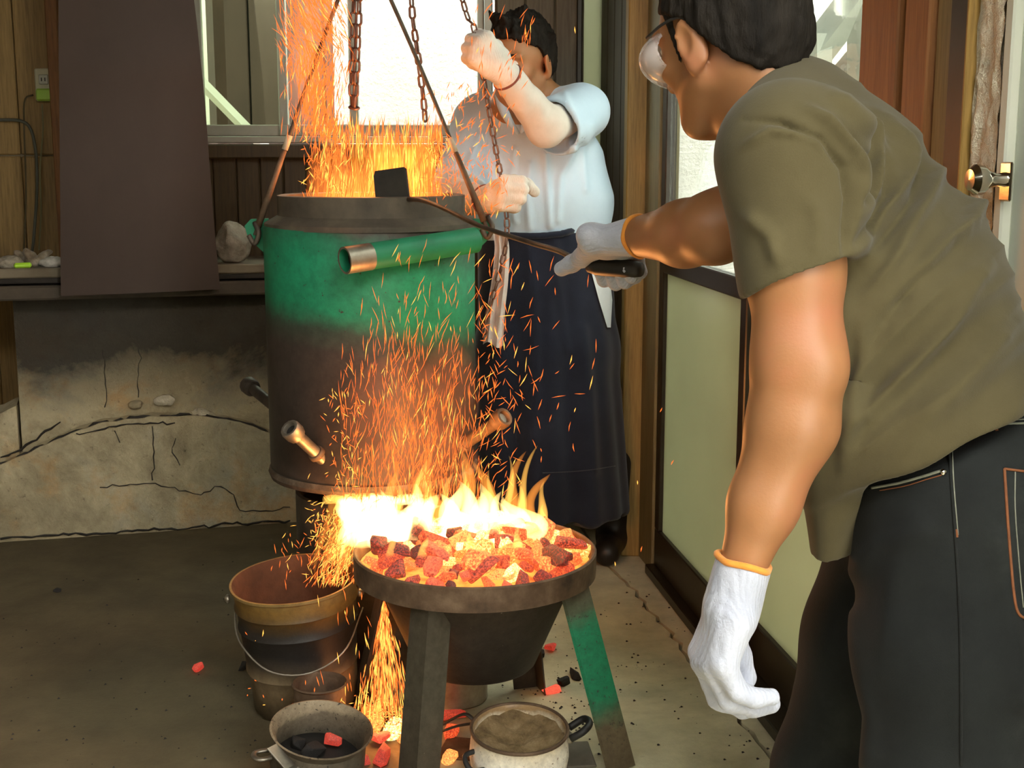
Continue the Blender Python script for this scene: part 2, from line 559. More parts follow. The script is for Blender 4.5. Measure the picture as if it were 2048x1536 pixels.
def hearth_mat(name, soot_z0, soot_z1, base=1.0):
    m, t, b, o = new_mat(name)
    vec = coords(t)
    big = noise(t, vec, 2.6, 7, 0.65, 0.5); mid = noise(t, vec, 9, 8, 0.72, 0.4); fine = noise(t, vec, 120, 4, 0.7)
    col = ramp(t, big, [(0.3, (0.20 * base, 0.165 * base, 0.10 * base)), (0.48, (0.36 * base, 0.31 * base, 0.20 * base)), (0.68, (0.33 * base, 0.32 * base, 0.26 * base))])
    och = ramp(t, noise(t, vec, 4.2, 6, 0.7), [(0.53, 0.0), (0.66, 1.0)])
    col = mixc(t, math_(t, 'MULTIPLY', och, 0.6), col, (0.33 * base, 0.19 * base, 0.07 * base))
    col = mixc(t, 0.6, col, mixc(t, 1.0, col, ramp(t, mid, [(0.3, (0.42, 0.42, 0.42)), (0.7, (1.3, 1.3, 1.3))]), 'MULTIPLY'))
    spk_ = ramp(t, noise(t, vec, 42, 6, 0.8), [(0.60, 0.0), (0.70, 1.0)])
    col = mixc(t, math_(t, 'MULTIPLY', spk_, 0.7), col, (0.05, 0.04, 0.028))
    lite = ramp(t, noise(t, vec, 15, 7, 0.75), [(0.58, 0.0), (0.68, 1.0)])
    col = mixc(t, math_(t, 'MULTIPLY', lite, 0.35), col, (0.55, 0.46, 0.30))
    sep = nd(t, 'ShaderNodeSeparateXYZ', i0=vec)
    z = math_(t, 'ADD', sep.outputs[2], math_(t, 'MULTIPLY', math_(t, 'SUBTRACT', mid, 0.5), 0.16)); z = math_(t, 'ADD', z, math_(t, 'MULTIPLY', math_(t, 'SUBTRACT', big, 0.5), 0.5))
    z = math_(t, 'DIVIDE', math_(t, 'SUBTRACT', z, soot_z0), soot_z1 - soot_z0, True)
    col = mixc(t, math_(t, 'MULTIPLY', z, 0.93), col, (0.016, 0.014, 0.012))
    t.links.new(col, b.inputs['Base Color'])
    b.inputs['Roughness'].default_value = 0.92
    bump(t, b, math_(t, 'ADD', mid, math_(t, 'MULTIPLY', fine, 0.5)), 0.55, 0.012)
    return m
M['hearth'] = hearth_mat('sooty_plaster', 0.40, 0.60, 1.25)
M['hearth_base'] = hearth_mat('cracked_plaster', 1.2, 1.6, 1.35)
M['crack_and_shade'] = pmat('crack_and_shade_dark', [(0.3, (0.012, 0.010, 0.008)), (0.7, (0.03, 0.026, 0.02))], 20, bmp=0)  # cracks, and the shadow line drawn along the arch ledge
M['soot'] = pmat('soot', [(0.3, (0.010, 0.009, 0.008)), (0.7, (0.035, 0.03, 0.026))], 9, rough=0.95)  # also the dark filler for the shaded shelf gap and pipe mouth
M['panel_brown'] = pmat('brown_sheet', [(0.3, (0.034, 0.020, 0.014)), (0.7, (0.052, 0.032, 0.024))], 3, (1, 1, 0.6), rough=0.6, bmp=0.08, bscale=90)
M['wood_wall'] = wood('pale_wall_boards', (0.16, 0.095, 0.03), (0.25, 0.155, 0.05), (0.32, 0.20, 0.07))
M['wood_dark'] = wood('dark_wall_boards', (0.030, 0.019, 0.007), (0.052, 0.033, 0.012), (0.075, 0.047, 0.018))
M['wood_post'] = wood('yellow_post_wood', (0.20, 0.115, 0.022), (0.30, 0.18, 0.04), (0.38, 0.24, 0.065))
M['wood_red'] = wood('red_brown_post_wood', (0.16, 0.06, 0.018), (0.24, 0.095, 0.026), (0.30, 0.13, 0.04))
M['wood_olive'] = wood('olive_board', (0.13, 0.11, 0.05), (0.18, 0.15, 0.07), (0.22, 0.18, 0.09))
M['wood_grey'] = wood('grey_brown_board', (0.12, 0.095, 0.055), (0.165, 0.13, 0.08), (0.20, 0.165, 0.105))
M['bronze'] = pmat('dark_bronze_aluminium', [(0.3, (0.016, 0.013, 0.009)), (0.7, (0.035, 0.028, 0.02))], 6, rough=0.38, metal=0.3, bmp=0.03)
M['black'] = pmat('black_plastic', [(0.3, (0.012, 0.012, 0.012)), (0.7, (0.025, 0.024, 0.022))], 12, rough=0.5, bmp=0.06)
M['alu'] = pmat('grey_aluminium', [(0.3, (0.33, 0.33, 0.28)), (0.7, (0.46, 0.46, 0.40))], 6, rough=0.42, metal=0.35, bmp=0.03)
M['stucco_white'] = pmat('white_stucco', [(0.3, (0.72, 0.71, 0.68)), (0.7, (0.88, 0.87, 0.85))], 6, rough=0.95, bmp=0.9, bscale=55, bdist=0.02)
M['stucco_tan'] = pmat('tan_stucco', [(0.3, (0.58, 0.52, 0.38)), (0.7, (0.85, 0.80, 0.64))], 28, rough=0.95, bmp=0.9, bscale=70, bdist=0.02)
M['plaster_dim'] = pmat('dim_plaster', [(0.3, (0.20, 0.17, 0.12)), (0.7, (0.30, 0.26, 0.19))], 3, rough=0.9)
M['door_white'] = pmat('pale_green_door_paint', [(0.3, (0.50, 0.54, 0.46)), (0.7, (0.60, 0.63, 0.55))], 4, rough=0.5, bmp=0.04)
M['white_paint'] = pmat('white_paint', [(0.3, (0.72, 0.70, 0.66)), (0.7, (0.85, 0.83, 0.8))], 4, rough=0.5, bmp=0.04)
M['glass'] = glass('window_glass')
M['glass_green'] = glass('greenish_window_glass', (0.66, 0.74, 0.62), 0.10)
M['frosted'] = frosted('frosted_glass', (0.50, 0.53, 0.40))
M['brown_ext'] = pmat('brown_shed_boards', [(0.3, (0.022, 0.010, 0.007)), (0.7, (0.040, 0.021, 0.015))], 3, (3, 3, 0.5), rough=0.8)
M['dark_ext'] = pmat('dark_green_brown', [(0.3, (0.006, 0.006, 0.004)), (0.5, (0.014, 0.014, 0.010)), (0.7, (0.026, 0.02, 0.014))], 3, rough=0.9)
M['steel_dark'] = pmat('sooty_steel', [(0.3, (0.035, 0.028, 0.022)), (0.5, (0.075, 0.06, 0.048)), (0.72, (0.13, 0.10, 0.075))], 14, rough=0.55, metal=0.45, bmp=0.2)
M['steel_rust'] = pmat('rusty_steel', [(0.3, (0.055, 0.035, 0.022)), (0.5, (0.12, 0.075, 0.045)), (0.72, (0.22, 0.15, 0.095))], 16, rough=0.7, metal=0.3, bmp=0.3)
M['steel_bright'] = pmat('worn_bright_steel', [(0.3, (0.22, 0.19, 0.15)), (0.7, (0.45, 0.41, 0.34))], 20, rough=0.4, metal=0.8, bmp=0.1)
M['chrome'] = pmat('chrome', [(0.3, (0.6, 0.58, 0.5)), (0.7, (0.75, 0.73, 0.66))], 20, rough=0.15, metal=1.0, bmp=0.0)
M['chain'] = pmat('chain_steel', [(0.3, (0.10, 0.06, 0.05)), (0.7, (0.22, 0.13, 0.10))], 30, rough=0.45, metal=0.6, bmp=0.1)
M['rope'] = pmat('blackened_cable', [(0.3, (0.05, 0.04, 0.03)), (0.7, (0.11, 0.085, 0.06))], 30, rough=0.7, bmp=0.4, bscale=300)
M['tape'] = pmat('pale_tape', [(0.3, (0.42, 0.34, 0.24)), (0.7, (0.55, 0.46, 0.34))], 30, rough=0.8, bmp=0.1)
M['stone'] = pmat('grey_stone', [(0.3, (0.13, 0.115, 0.09)), (0.5, (0.25, 0.225, 0.18)), (0.72, (0.36, 0.33, 0.27))], 18, rough=0.95, bmp=0.6, bscale=60, bdist=0.01)
M['charcoal'] = pmat('charcoal', [(0.3, (0.010, 0.009, 0.009)), (0.7, (0.035, 0.032, 0.03))], 30, rough=0.85, bmp=0.5, bscale=120)
M['ash'] = pmat('ash', [(0.3, (0.13, 0.085, 0.04)), (0.5, (0.27, 0.185, 0.09)), (0.75, (0.42, 0.31, 0.18))], 32, rough=1.0, bmp=0.9, bscale=110, bdist=0.01)
# ------------------------------------------------------------------ the setting
def struct(o):
    o['kind'] = 'structure'; return o

# floor: two concrete pours with an open crack between them
crack_px = [(1190, 1098), (1222, 1137), (1247, 1164), (1281, 1194), (1308, 1231), (1345, 1275), (1375, 1312), (1412, 1370), (1450, 1403), (1483, 1444), (1517, 1484), (1551, 1528), (1640, 1650), (1800, 1900)]
cl = np.array([on_floor(*p)[:2] for p in crack_px])
cl = np.concatenate([[[cl[0][0] - 0.12, 5.0]], cl, [[0.75, 0.0], [0.9, -2.0]]])
fine = []
for i in range(len(cl) - 1):
    n_ = max(2, int(np.linalg.norm(cl[i + 1] - cl[i]) / 0.035))
    for j in range(n_): fine.append(cl[i] + (cl[i + 1] - cl[i]) * j / n_ + rng.normal(0, 0.006, 2) * (1 if 0 < i < len(cl) - 2 else 0))
fine.append(cl[-1]); fine = np.array(fine)
wid = 0.0034 + 0.0030 * rng.random(len(fine))
fb = MB()
left = [(x - w, y, 0) for (x, y), w in zip(fine, wid)]; right = [(x + w, y, 0) for (x, y), w in zip(fine, wid)]
fb.prism(left + [(-4.2, -2.0, 0), (-4.2, 5.0, 0)], (0, 0, -0.05))
fb.prism([(1.3, 5.0, 0)] + right + [(1.3, -2.0, 0)], (0, 0, -0.05))
fb.box((-1.45, 1.5, -0.07), (5.5, 7.0, 0.05))
struct(fb.obj('floor', M['concrete_floor'], origin=(0, 0, 0)))
ob = MB().box((0, 5, -0.2), (40, 40, 0.1))
struct(ob.obj('ground_outside', pmat('pale_gravel', [(0.3, (0.35, 0.33, 0.28)), (0.7, (0.5, 0.48, 0.42))], 20, rough=0.95), origin=(0, 0, -0.2)))

# ---- back wall
YB = 4.62
wb = MB()
wb.box((-1.9, YB + 0.06, 1.3), (4.4, 0.05, 2.7)) if False else None
wb.box((-2.65, YB + 0.06, 1.3), (3.10, 0.06, 2.6))                 # solid wall beside the window
wb.box((-0.60, YB + 0.06, 0.64), (1.1, 0.06, 1.28))                # under the window
wb.box((-0.60, YB + 0.06, 2.275), (1.1, 0.06, 0.65))               # above the window
wb.box((0.09, YB + 0.06, 1.3), (0.30, 0.06, 2.6))
wb.box((0.29, YB + 0.06, 0.60), (0.12, 0.06, 1.20)); wb.box((0.29, YB + 0.06, 2.3), (0.12, 0.06, 0.6))
wall_back = struct(wb.obj('wall_back', M['plaster_dim'], origin=(0, YB, 0)))

def plank_mesh(name, w, h, t, mat):
    b = MB().box((0, 0, h / 2), (w, t, h), b=0.004)
    o = b.obj(name, mat, origin=(0, 0, 0)); return o
def planks(x0, x1, z0, z1, w, mat, t=0.016):
    n_ = max(1, int(round((x1 - x0) / w))); w = (x1 - x0) / n_
    src = None
    for i in range(n_):
        if src is None:
            src = MB().box((0, 0, (z1 - z0) / 2), (w - 0.003, t, z1 - z0), b=0.004).obj('plank', mat, wall_back, origin=(x0 + w / 2, YB + 0.022, z0)) if False else None
            me = bpy.data.meshes.new('plank')
            tmp = MB().box((0, 0, (z1 - z0) / 2), (w - 0.003, t, z1 - z0), b=0.004)
            me.from_pydata(tmp.v[0].tolist(), [], tmp.f); me.update(); me.materials.append(mat); src = me
        o = bpy.data.objects.new('plank', src); COL.objects.link(o); o.parent = wall_back
        o.location = A(x0 + w * (i + 0.5), YB + 0.022 + rng.normal(0, 0.0012), z0) - WLOC[wall_back]
planks(-2.6, -1.60, 0.3, 1.245, 0.125, M['wood_wall'])
planks(-2.6, -1.60, 1.250, 2.3, 0.125, M['wood_wall'])
planks(-1.55, -0.06, 0.3, 1.245, 0.083, M['wood_dark'])
planks(-1.555, -1.10, 1.29, 2.3, 0.09, M['wood_dark'])
planks(-0.055, 0.250, 0.3, 2.3, 0.1016, M['wood_grey'])
# batten between the two kinds of boards
struct(MB().box((-1.578, YB + 0.0, 1.3), (0.040, 0.05, 2.0), b=0.004).obj('trim_1', M['wood_red'], origin=(-1.578, YB, 0.3)))
# rail under the window
struct(MB().box((-0.585, YB + 0.0, 1.262), (1.06, 0.07, 0.05), b=0.005).obj('trim_2', M['wood_dark'], origin=(-0.585, YB, 1.24)))

def px(u): return (u - 1024) / 576.0
# ---- window: outer frame, two sashes
w1 = thing('window_1', None, None, (-0.585, YB, 1.29)); w1['kind'] = 'structure'
fr = MB()
fr.box(((px(385) + px(985)) / 2, YB + 0.03, 1.302), (px(985) - px(385), 0.10, 0.024), b=0.003)
fr.box((px(385) - 0.012, YB + 0.03, 1.63), (0.024, 0.10, 0.68), b=0.003)
fr.box((px(977) , YB + 0.03, 1.63), (0.028, 0.10, 0.68), b=0.003)
fr.box(((px(385) + px(985)) / 2, YB + 0.03, 1.965), (px(985) - px(385), 0.10, 0.03), b=0.003)
fr.obj('window_frame', M['alu'], w1)
def sash(u0, u1, y, gm, sw=0.030):
    x0, x1 = px(u0), px(u1)
    s = MB()
    s.box(((x0 + x1) / 2, y, 1.334), (x1 - x0, 0.024, 0.040), b=0.003)
    s.box(((x0 + x1) / 2, y, 1.935), (x1 - x0, 0.024, 0.030), b=0.003)
    s.box((x0 + sw / 2, y, 1.635), (sw, 0.024, 0.57), b=0.003); s.box((x1 - sw / 2, y, 1.635), (sw, 0.024, 0.57), b=0.003)
    so = s.obj('sash', M['alu'], w1, origin=((x0 + x1) / 2, y, 1.32))
    MB().box(((x0 + x1) / 2, y, 1.635), (x1 - x0 - 2 * sw, 0.005, 0.57)).obj('pane', gm, so)
sash(386, 572, YB + 0.045, M['glass_green'])
sash(556, 715, YB + 0.015, M['glass'])
sash(700, 968, YB + 0.045, M['glass'], 0.024)
# narrow window beside the corner
w2 = thing('window_2', None, None, (0.29, YB, 1.2)); w2['kind'] = 'structure'
f2 = MB()
f2.box((0.347, YB + 0.03, 1.6), (0.018, 0.10, 0.8), b=0.003); f2.box((0.232, YB + 0.03, 1.6), (0.018, 0.10, 0.8), b=0.003)
f2.box((0.29, YB + 0.03, 1.21), (0.13, 0.10, 0.024), b=0.003); f2.box((0.29, YB + 0.03, 1.99), (0.13, 0.10, 0.024), b=0.003)
f2.obj('window_frame', M['bronze'], w2)
MB().box((0.29, YB + 0.03, 1.6), (0.105, 0.005, 0.78)).obj('pane', M['frosted'], w2)
MB().box((0.327, YB - 0.03, 1.305), (0.022, 0.014, 0.05), b=0.003).obj('latch', M['white_paint'], w2)

# ---- right wall: posts and sliding doors set along a line that runs away to the corner
RA = math.radians(8.065); RR = rz(RA); RN = A(-math.cos(RA), -math.sin(RA), 0)
def rw(Y, off=0.0, z=0.0): return A(0.417 + (3.9 - Y) * 0.1417, Y, z) + RN * off
def rwbox(mb, Y0, Y1, o0, o1, z0, z1, b=0.003):
    c = rw((Y0 + Y1) / 2, (o0 + o1) / 2, (z0 + z1) / 2)
    return mb.box(c, (abs(o1 - o0), abs(Y1 - Y0) / math.cos(RA), z1 - z0), RR, b)
rb = MB(); rwbox(rb, 4.06, 4.68, -0.06, 0.0, 0, 2.6); rwbox(rb, 1.2, 4.06, -0.10, 0.0, 1.96, 2.02); rwbox(rb, 1.2, 4.06, -0.10, 0.0, 2.52, 2.6); rwbox(rb, 3.0, 3.06, -0.08, -0.01, 2.02, 2.52); rwbox(rb, 0.55, 1.30, -0.10, 0.0, 0, 2.6)  # lintel split for the added transom; near end left open for daylight
wall_right = struct(rb.obj('wall_right', M['wood_dark'], origin=rw(4.3)))
for k in range(5):
    y0 = 4.07 + k * 0.105
    rwbox(MB(), y0, y0 + 0.1, 0, 0.014, 0.02, 2.3, 0.003).obj('plank', M['wood_grey'] if k == 0 else M['wood_dark'], wall_right, origin=rw(y0))
struct(MB().box((0.374, 4.0, 1.15), (0.062, 0.10, 2.3), b=0.004).obj('trim_3', M['wood_post'], origin=(0.374, 4.0, 0)))
struct(rwbox(MB(), 3.79, 3.955, -0.05, 0.01, 0.0, 2.2).obj('trim_4', M['wood_olive'], origin=rw(3.87)))
struct(rwbox(MB(), 2.234, 2.386, -0.05, 0.012, 0.0, 2.3).obj('trim_5', M['wood_red'], origin=rw(2.3)))
struct(rwbox(MB(), 2.205, 2.234, -0.05, -0.01, 0.0, 2.3).obj('post_gap_shade', M['bronze'], origin=rw(2.22)))  # dark strip standing in for the shade between the two posts
struct(rwbox(MB(), 2.115, 2.203, -0.05, 0.014, 0.0, 2.3).obj('trim_7', M['wood_red'], origin=rw(2.15)))
struct(rwbox(MB(), 2.052, 2.108, -0.05, 0.004, 0.0, 2.3).obj('trim_8', M['wood_olive'], origin=rw(2.08)))
struct(rwbox(MB(), 1.988, 2.048, -0.05, 0.012, 0.0, 2.3).obj('trim_9', M['bronze'], origin=rw(2.0)))
struct(rwbox(MB(), 1.978, 1.986, -0.05, 0.018, 0.0, 2.3, 0.002).obj('trim_10', M['wood_post'], origin=rw(1.98)))
# rough plastered pier next to the near door, built up from an uneven face
pg = MB(); ny_, nz_ = 14, 120
V = []
for i in range(ny_ + 1):
    for j in range(nz_ + 1):
        Y = 1.976 - 0.075 * i / ny_; z = 2.3 * j / nz_
        e = 0.010 * mnoise.noise(Vector((Y * 40, z * 22, 3))) + 0.006 * mnoise.noise(Vector((Y * 90, z * 60, 9)))
        V.append(rw(Y, 0.004 + e, z))
pg.add(V, [(i * (nz_ + 1) + j, (i + 1) * (nz_ + 1) + j, (i + 1) * (nz_ + 1) + j + 1, i * (nz_ + 1) + j + 1) for i in range(ny_) for j in range(nz_)])
rwbox(pg, 1.901, 1.976, -0.06, -0.012, 0, 2.3, 0)
struct(pg.obj('wall_right_pier', M['stucco_tan'], origin=rw(1.94), smooth=True))

def slide_door(name, Y1, Y0, off, stile=0.045):
    """a sliding door leaf from far end Y1 to near end Y0: clear glass over frosted glass"""
    d = thing(name, None, None, rw((Y0 + Y1) / 2, off, 0)); d['kind'] = 'structure'
    f = MB(); o0, o1 = off - 0.016, off + 0.016
    rwbox(f, Y0, Y1, o0, o1, 0.03, 0.143); rwbox(f, Y0, Y1, o0, o1, 0.915, 0.965); rwbox(f, Y0, Y1, o0, o1, 1.88, 1.96)
    rwbox(f, Y1 - stile, Y1, o0, o1, 0.143, 1.88); rwbox(f, Y0, Y0 + stile, o0, o1, 0.143, 1.88)
    f.obj('door_frame', M['bronze'], d)
    rwbox(MB(), Y0 + stile, Y1 - stile, off - 0.003, off + 0.003, 0.143, 0.915, 0).obj('frosted_pane', M['frosted'], d)
    rwbox(MB(), Y0 + stile, Y1 - stile, off - 0.003, off + 0.003, 0.965, 1.88, 0).obj('clear_pane', M['glass'], d)
    return d
slide_door('door_1', 3.785, 2.99, -0.012)
slide_door('door_2', 3.04, 2.39, -0.048, 0.04)
w3 = thing('added_transom', None, None, rw(2.6, -0.05, 2.02)); w3['kind'] = 'structure'  # added transom, out of view, to bring daylight in from the upper right
for y0, y1 in ((1.22, 2.1), (2.1, 2.99), (3.07, 4.05)): rwbox(MB(), y0, y1, -0.053, -0.047, 2.02, 2.52, 0).obj('added_transom_pane', M['glass'], w3)
struct(rwbox(MB(), 2.386, 3.79, -0.075, 0.03, 0.0, 0.030).obj('door_sill', M['bronze'], origin=rw(3.1)))
# the near hinged door, pale, with its knob
d3 = thing('door_3', None, None, rw(1.5, 0, 0)); d3['kind'] = 'structure'
f = MB(); rwbox(f, 1.30, 1.893, -0.05, -0.012, 0.02, 2.0); f.obj('door_leaf', M['door_white'], d3)
f = MB(); rwbox(f, 1.872, 1.895, -0.012, 0.006, 0.02, 2.0); rwbox(f, 1.30, 1.33, -0.012, 0.006, 0.02, 2.0); rwbox(f, 1.33, 1.872, -0.012, 0.006, 0.75, 0.9)
f.obj('door_rail', M['door_white'], d3)
kz = at(2030, 360, 1.85)[2]
kn = MB(); kn.lathe([(0, 0), (0.011, 0), (0.009, 0.014), (0.013, 0.026), (0.021, 0.036), (0.022, 0.046), (0.015, 0.054), (0, 0.055)], rw(1.862, 0.008, kz), 20, rot_to(RN)); rwbox(kn, 1.847, 1.877, 0.004, 0.009, kz - 0.03, kz + 0.025)
kn.obj('door_knob', M['chrome'], d3, smooth=True, autosmooth=40)

# ---- unseen sides of the shed behind the camera, shut to steer the daylight
sh = MB()
sh.box((-3.4, 2.0, 1.3), (0.06, 5.6, 2.6)); sh.box((-1.25, -0.8, 1.3), (4.3, 0.06, 2.6))
struct(sh.obj('wall_left', M['plaster_dim'], origin=(-3.4, 1.5, 0)))
struct(MB().box((-1.75, 2.27, 2.63), (3.5, 5.16, 0.06)).box((0.45, 2.775, 2.63), (0.9, 4.15, 0.06)).obj('ceiling', M['wood_dark'], origin=(-1.3, 2.75, 2.6)))  # unseen roof, shaped to darken the room and let top light in

# ---- outside: white stucco neighbour wall, brown shed, posts seen through the windows
ww = MB(); ww.box((0.6, 5.95, 1.5), (2.75, 0.3, 3.6)); ww.box((1.95, 3.6, 1.5), (0.2, 4.6, 3.6))
struct(ww.obj('wall_outside_white', M['stucco_white'], origin=(0.6, 5.95, -0.2)))
sb = MB(); sb.box((-2.2, 7.2, 1.0), (3.6, 0.1, 2.6))
shed = struct(sb.obj('wall_outside_shed', M['dark_ext'], origin=(-2.2, 7.2, 0)))
for i in range(14):
    MB().box((-3.6 + i * 0.2 + 0.1, 7.13, 1.0), (0.19, 0.03, 2.6), b=0.006).obj('plank', M['brown_ext'] if i in (3, 4, 8, 10, 11, 12, 13) else M['dark_ext'], shed, origin=(-3.6 + i * 0.2, 7.13, 0))
def outpost(name, label, cat, pts, r, mat):
    b = MB().tube(pts, r, 4); o = b.obj(name, mat, origin=pts[0]); tag(o, label, cat); return o
p = at(440, 300, 5.3)
outpost('fence_post', 'brown wooden post outside the window beside the hanging sheet', 'post', [(p[0], 5.3, -0.14), (p[0], 5.3, 2.4)], 0.036, pmat('red_brown_post', [(0.3, (0.05, 0.024, 0.017)), (0.7, (0.08, 0.042, 0.03))], 6))
a_, b_ = at(442, 205, 5.15), at(520, 285, 5.15)
outpost('pale_pole', 'sloping white pole outside the window, low behind the green glass pane', 'pole', [a_ + (a_ - b_) * 1.2, b_ + (b_ - a_) * 3.2], 0.022, M['white_paint'])
a_ = at(408, 150, 6.2)
tag(MB().box((a_[0], 6.2, 1.7), (0.10, 0.05, 0.75), b=0.005).obj('white_board', M['white_paint'], origin=(a_[0], 6.2, 1.33)), 'upright white board outside, close to the edge of the brown sheet', 'board')
tag(MB().box((a_[0], 6.2, 0.6), (0.06, 0.05, 1.5)).obj('board_stake', M['brown_ext'], origin=(a_[0], 6.2, -0.15)), 'stake carrying the white board outside the window', 'stake')
# grey steel brace outside the near glass door
br = MB()
def brace(u0, v0, u1, v1, Y0, Y1, w):
    br.tube([at(u0, v0, Y0), at(u1, v1, Y1)], w, 4)
X1 = 3.35
brace(1585, 165, 1735, -30, X1, X1, 0.045); brace(1722, 320, 1722, -120, X1, X1, 0.035); brace(1590, 260, 1760, 60, X1 + .1, X1 + .1, 0.03)
p0_ = at(1625, 300, X1); br.tube([p0_, A(p0_[0], p0_[1], -0.15)], 0.05, 6); p0_ = at(1625, 70, X1); br.tube([p0_, at(1625, 300, X1)], 0.05, 6)
tag(br.obj('steel_brace', pmat('grey_paint', [(0.3, (0.30, 0.32, 0.28)), (0.7, (0.42, 0.44, 0.39))], 5, rough=0.6), origin=at(1625, 300, X1) * A(1, 1, 0)), 'grey diagonal steel bracing outside the clear glass behind the near man', 'brace')

# ---- hearth along the back wall
hp0, hp1 = on_floor(0, 1085), on_floor(580, 1045)
HD = unit(hp1 - hp0); HN = A(HD[1], -HD[0], 0)      # towards the camera
def on_plane(u, v, p, n):
    xc, yc = (u - 1024.0) / FPX, (768.0 - v) / FPX
    d = A(xc, CP + yc * SP, -SP + yc * CP); c0 = A(0, 0, CAMZ)
    return c0 + d * (np.dot(p - c0, n) / np.dot(d, n))
def hs(u, v, off=0.0):
    q = on_plane(u, v, hp0 + HN * off, HN); return float(np.dot(q - hp0, HD)), float(q[2])
def hpt(s, off, z): return hp0 + HD * s + HN * off + A(0, 0, z)
hearth = thing('hearth', 'long sooty plaster hearth with a cracked arched base along the back wall', 'hearth', hpt(0.6, -0.15, 0))
def rough_face(name, s0, s1, zfun0, zfun1, off, depth, mat, ns, nz, amp, seed, parent):
    b = MB(); V = []
    for i in range(ns + 1):
        s = s0 + (s1 - s0) * i / ns
        for j in range(nz + 1):
            z = zfun0(s) + (zfun1(s) - zfun0(s)) * j / nz
            e = amp * (mnoise.noise(Vector((s * 5, z * 5, seed))) + 0.6 * mnoise.noise(Vector((s * 16, z * 16, seed + 5))) + 0.35 * mnoise.noise(Vector((s * 45, z * 45, seed + 9))))
            V.append(hpt(s, off + e, z))
    F = [(i * (nz + 1) + j, (i + 1) * (nz + 1) + j, (i + 1) * (nz + 1) + j + 1, i * (nz + 1) + j + 1) for i in range(ns) for j in range(nz)]
    n0 = len(V)
    for i in range(ns + 1):
        s = s0 + (s1 - s0) * i / ns
        V.append(hpt(s, off - depth, zfun1(s) + 0.01)); V.append(hpt(s, off - depth, zfun0(s)))
    F += [(i * (nz + 1) + nz, (i + 1) * (nz + 1) + nz, n0 + 2 * i + 2, n0 + 2 * i) for i in range(ns)]
    F += [(n0 + 2 * i, n0 + 2 * i + 2, n0 + 2 * i + 3, n0 + 2 * i + 1) for i in range(ns)]
    F.append(tuple(range(nz + 1)) + (n0, n0 + 1)); F.append(tuple(ns * (nz + 1) + j for j in range(nz, -1, -1)) + (n0 + 2 * ns + 1, n0 + 2 * ns))
    b.add(V, F); return b.obj(name, mat, parent, smooth=True, autosmooth=50)
sL = hs(28, 700)[0]
rough_face('upper_wall', sL, 1.25, lambda s: 0.0, lambda s: 0.835, -0.05, 0.25, M['hearth'], 60, 50, 0.008, 2.0, hearth)
arc_px = [(-220, 940), (-60, 935), (0, 930), (60, 905), (130, 872), (200, 846), (300, 834), (400, 832), (480, 845), (530, 862), (600, 895), (720, 960)]
arc = np.array([hs(*p) for p in arc_px])
arcz = lambda s: float(np.interp(s, arc[:, 0], arc[:, 1])) + 0.006 * mnoise.noise(Vector((s * 25, 1, 1)))
rough_face('arched_base', arc[0][0], 1.25, lambda s: 0.0, arcz, 0.0, 0.12, M['hearth_base'], 110, 36, 0.007, 7.0, hearth)
rough_face('side_pier', arc[0][0], hs(22, 700)[0], lambda s: arcz(s) - 0.05, lambda s: arcz(s) + 0.16 + 0.05 * s, -0.035, 0.12, M['hearth_base'], 30, 14, 0.009, 5.0, hearth)
# cracks in the plaster: dark jagged strips, also drawn along the arch for its shadow
def dark_line(pts_px, w, off=0.004):
    P = [hs(*p) for p in pts_px]; pts = []
    for i in range(len(P) - 1):
        n_ = max(2, int(np.hypot(P[i + 1][0] - P[i][0], P[i + 1][1] - P[i][1]) / 0.018))
        for k in range(n_):
            t = k / n_; pts.append((P[i][0] + (P[i + 1][0] - P[i][0]) * t + rng.normal(0, 0.003), P[i][1] + (P[i + 1][1] - P[i][1]) * t + rng.normal(0, 0.003)))
    pts.append(P[-1])
    line = [hpt(s, off + 0.006 * mnoise.noise(Vector((s * 5, z * 5, 7.0))), z) for s, z in pts]
    MB().tube(line, [w * (0.5 + 0.7 * rng.random()) for _ in line], 5).obj('crack_and_shade', M['crack_and_shade'], hearth)
dark_line([(150, 868), (230, 850), (300, 846), (350, 845)], 0.0028); dark_line([(303, 850), (308, 900), (305, 960)], 0.0020)
dark_line([(200, 975), (300, 965), (370, 982), (400, 992), (440, 970), (470, 990), (478, 1020), (520, 1022), (580, 1014)], 0.0022)
dark_line([(232, 860), (240, 885)], 0.002); dark_line([(350, 872), (345, 905), (360, 930)], 0.0018); dark_line([(0, 1076), (150, 1068), (320, 1058), (580, 1040)], 0.004, 0.006)
dark_line([(0, 931), (60, 905), (130, 872), (200, 846), (300, 834), (400, 832), (480, 845), (530, 862), (600, 895)], 0.0065, -0.012)  # deep shadow of the arch ledge, drawn as a thick dark line
dark_line([(0, 918), (40, 905), (80, 872), (120, 846)], 0.004, -0.018); dark_line([(205, 690), (210, 760), (208, 820)], 0.0018, -0.05); dark_line([(275, 640), (278, 720), (276, 800)], 0.0015, -0.05)  # first line only darkens the left mound
for (u, v, r) in ((395, 830, 0.020), (372, 834, 0.014), (415, 836, 0.013), (325, 803, 0.02), (268, 812, 0.014)):
    s, z = hs(u, v, -0.02); c = hpt(s, -0.035, z)
    sdf = SDF(0.004).ell(c, (r * 1.5, r, r * 0.8)).ell(c + A(r, 0, 0.004), (r, r * .9, r * .7))
    sdf_obj('mortar_lump', sdf, M['hearth_base'] if r != 0.020 else M['stucco_tan'], hearth, disp=lambda V: np.array([0.004 * mnoise.noise(Vector(p * 60)) for p in V]))
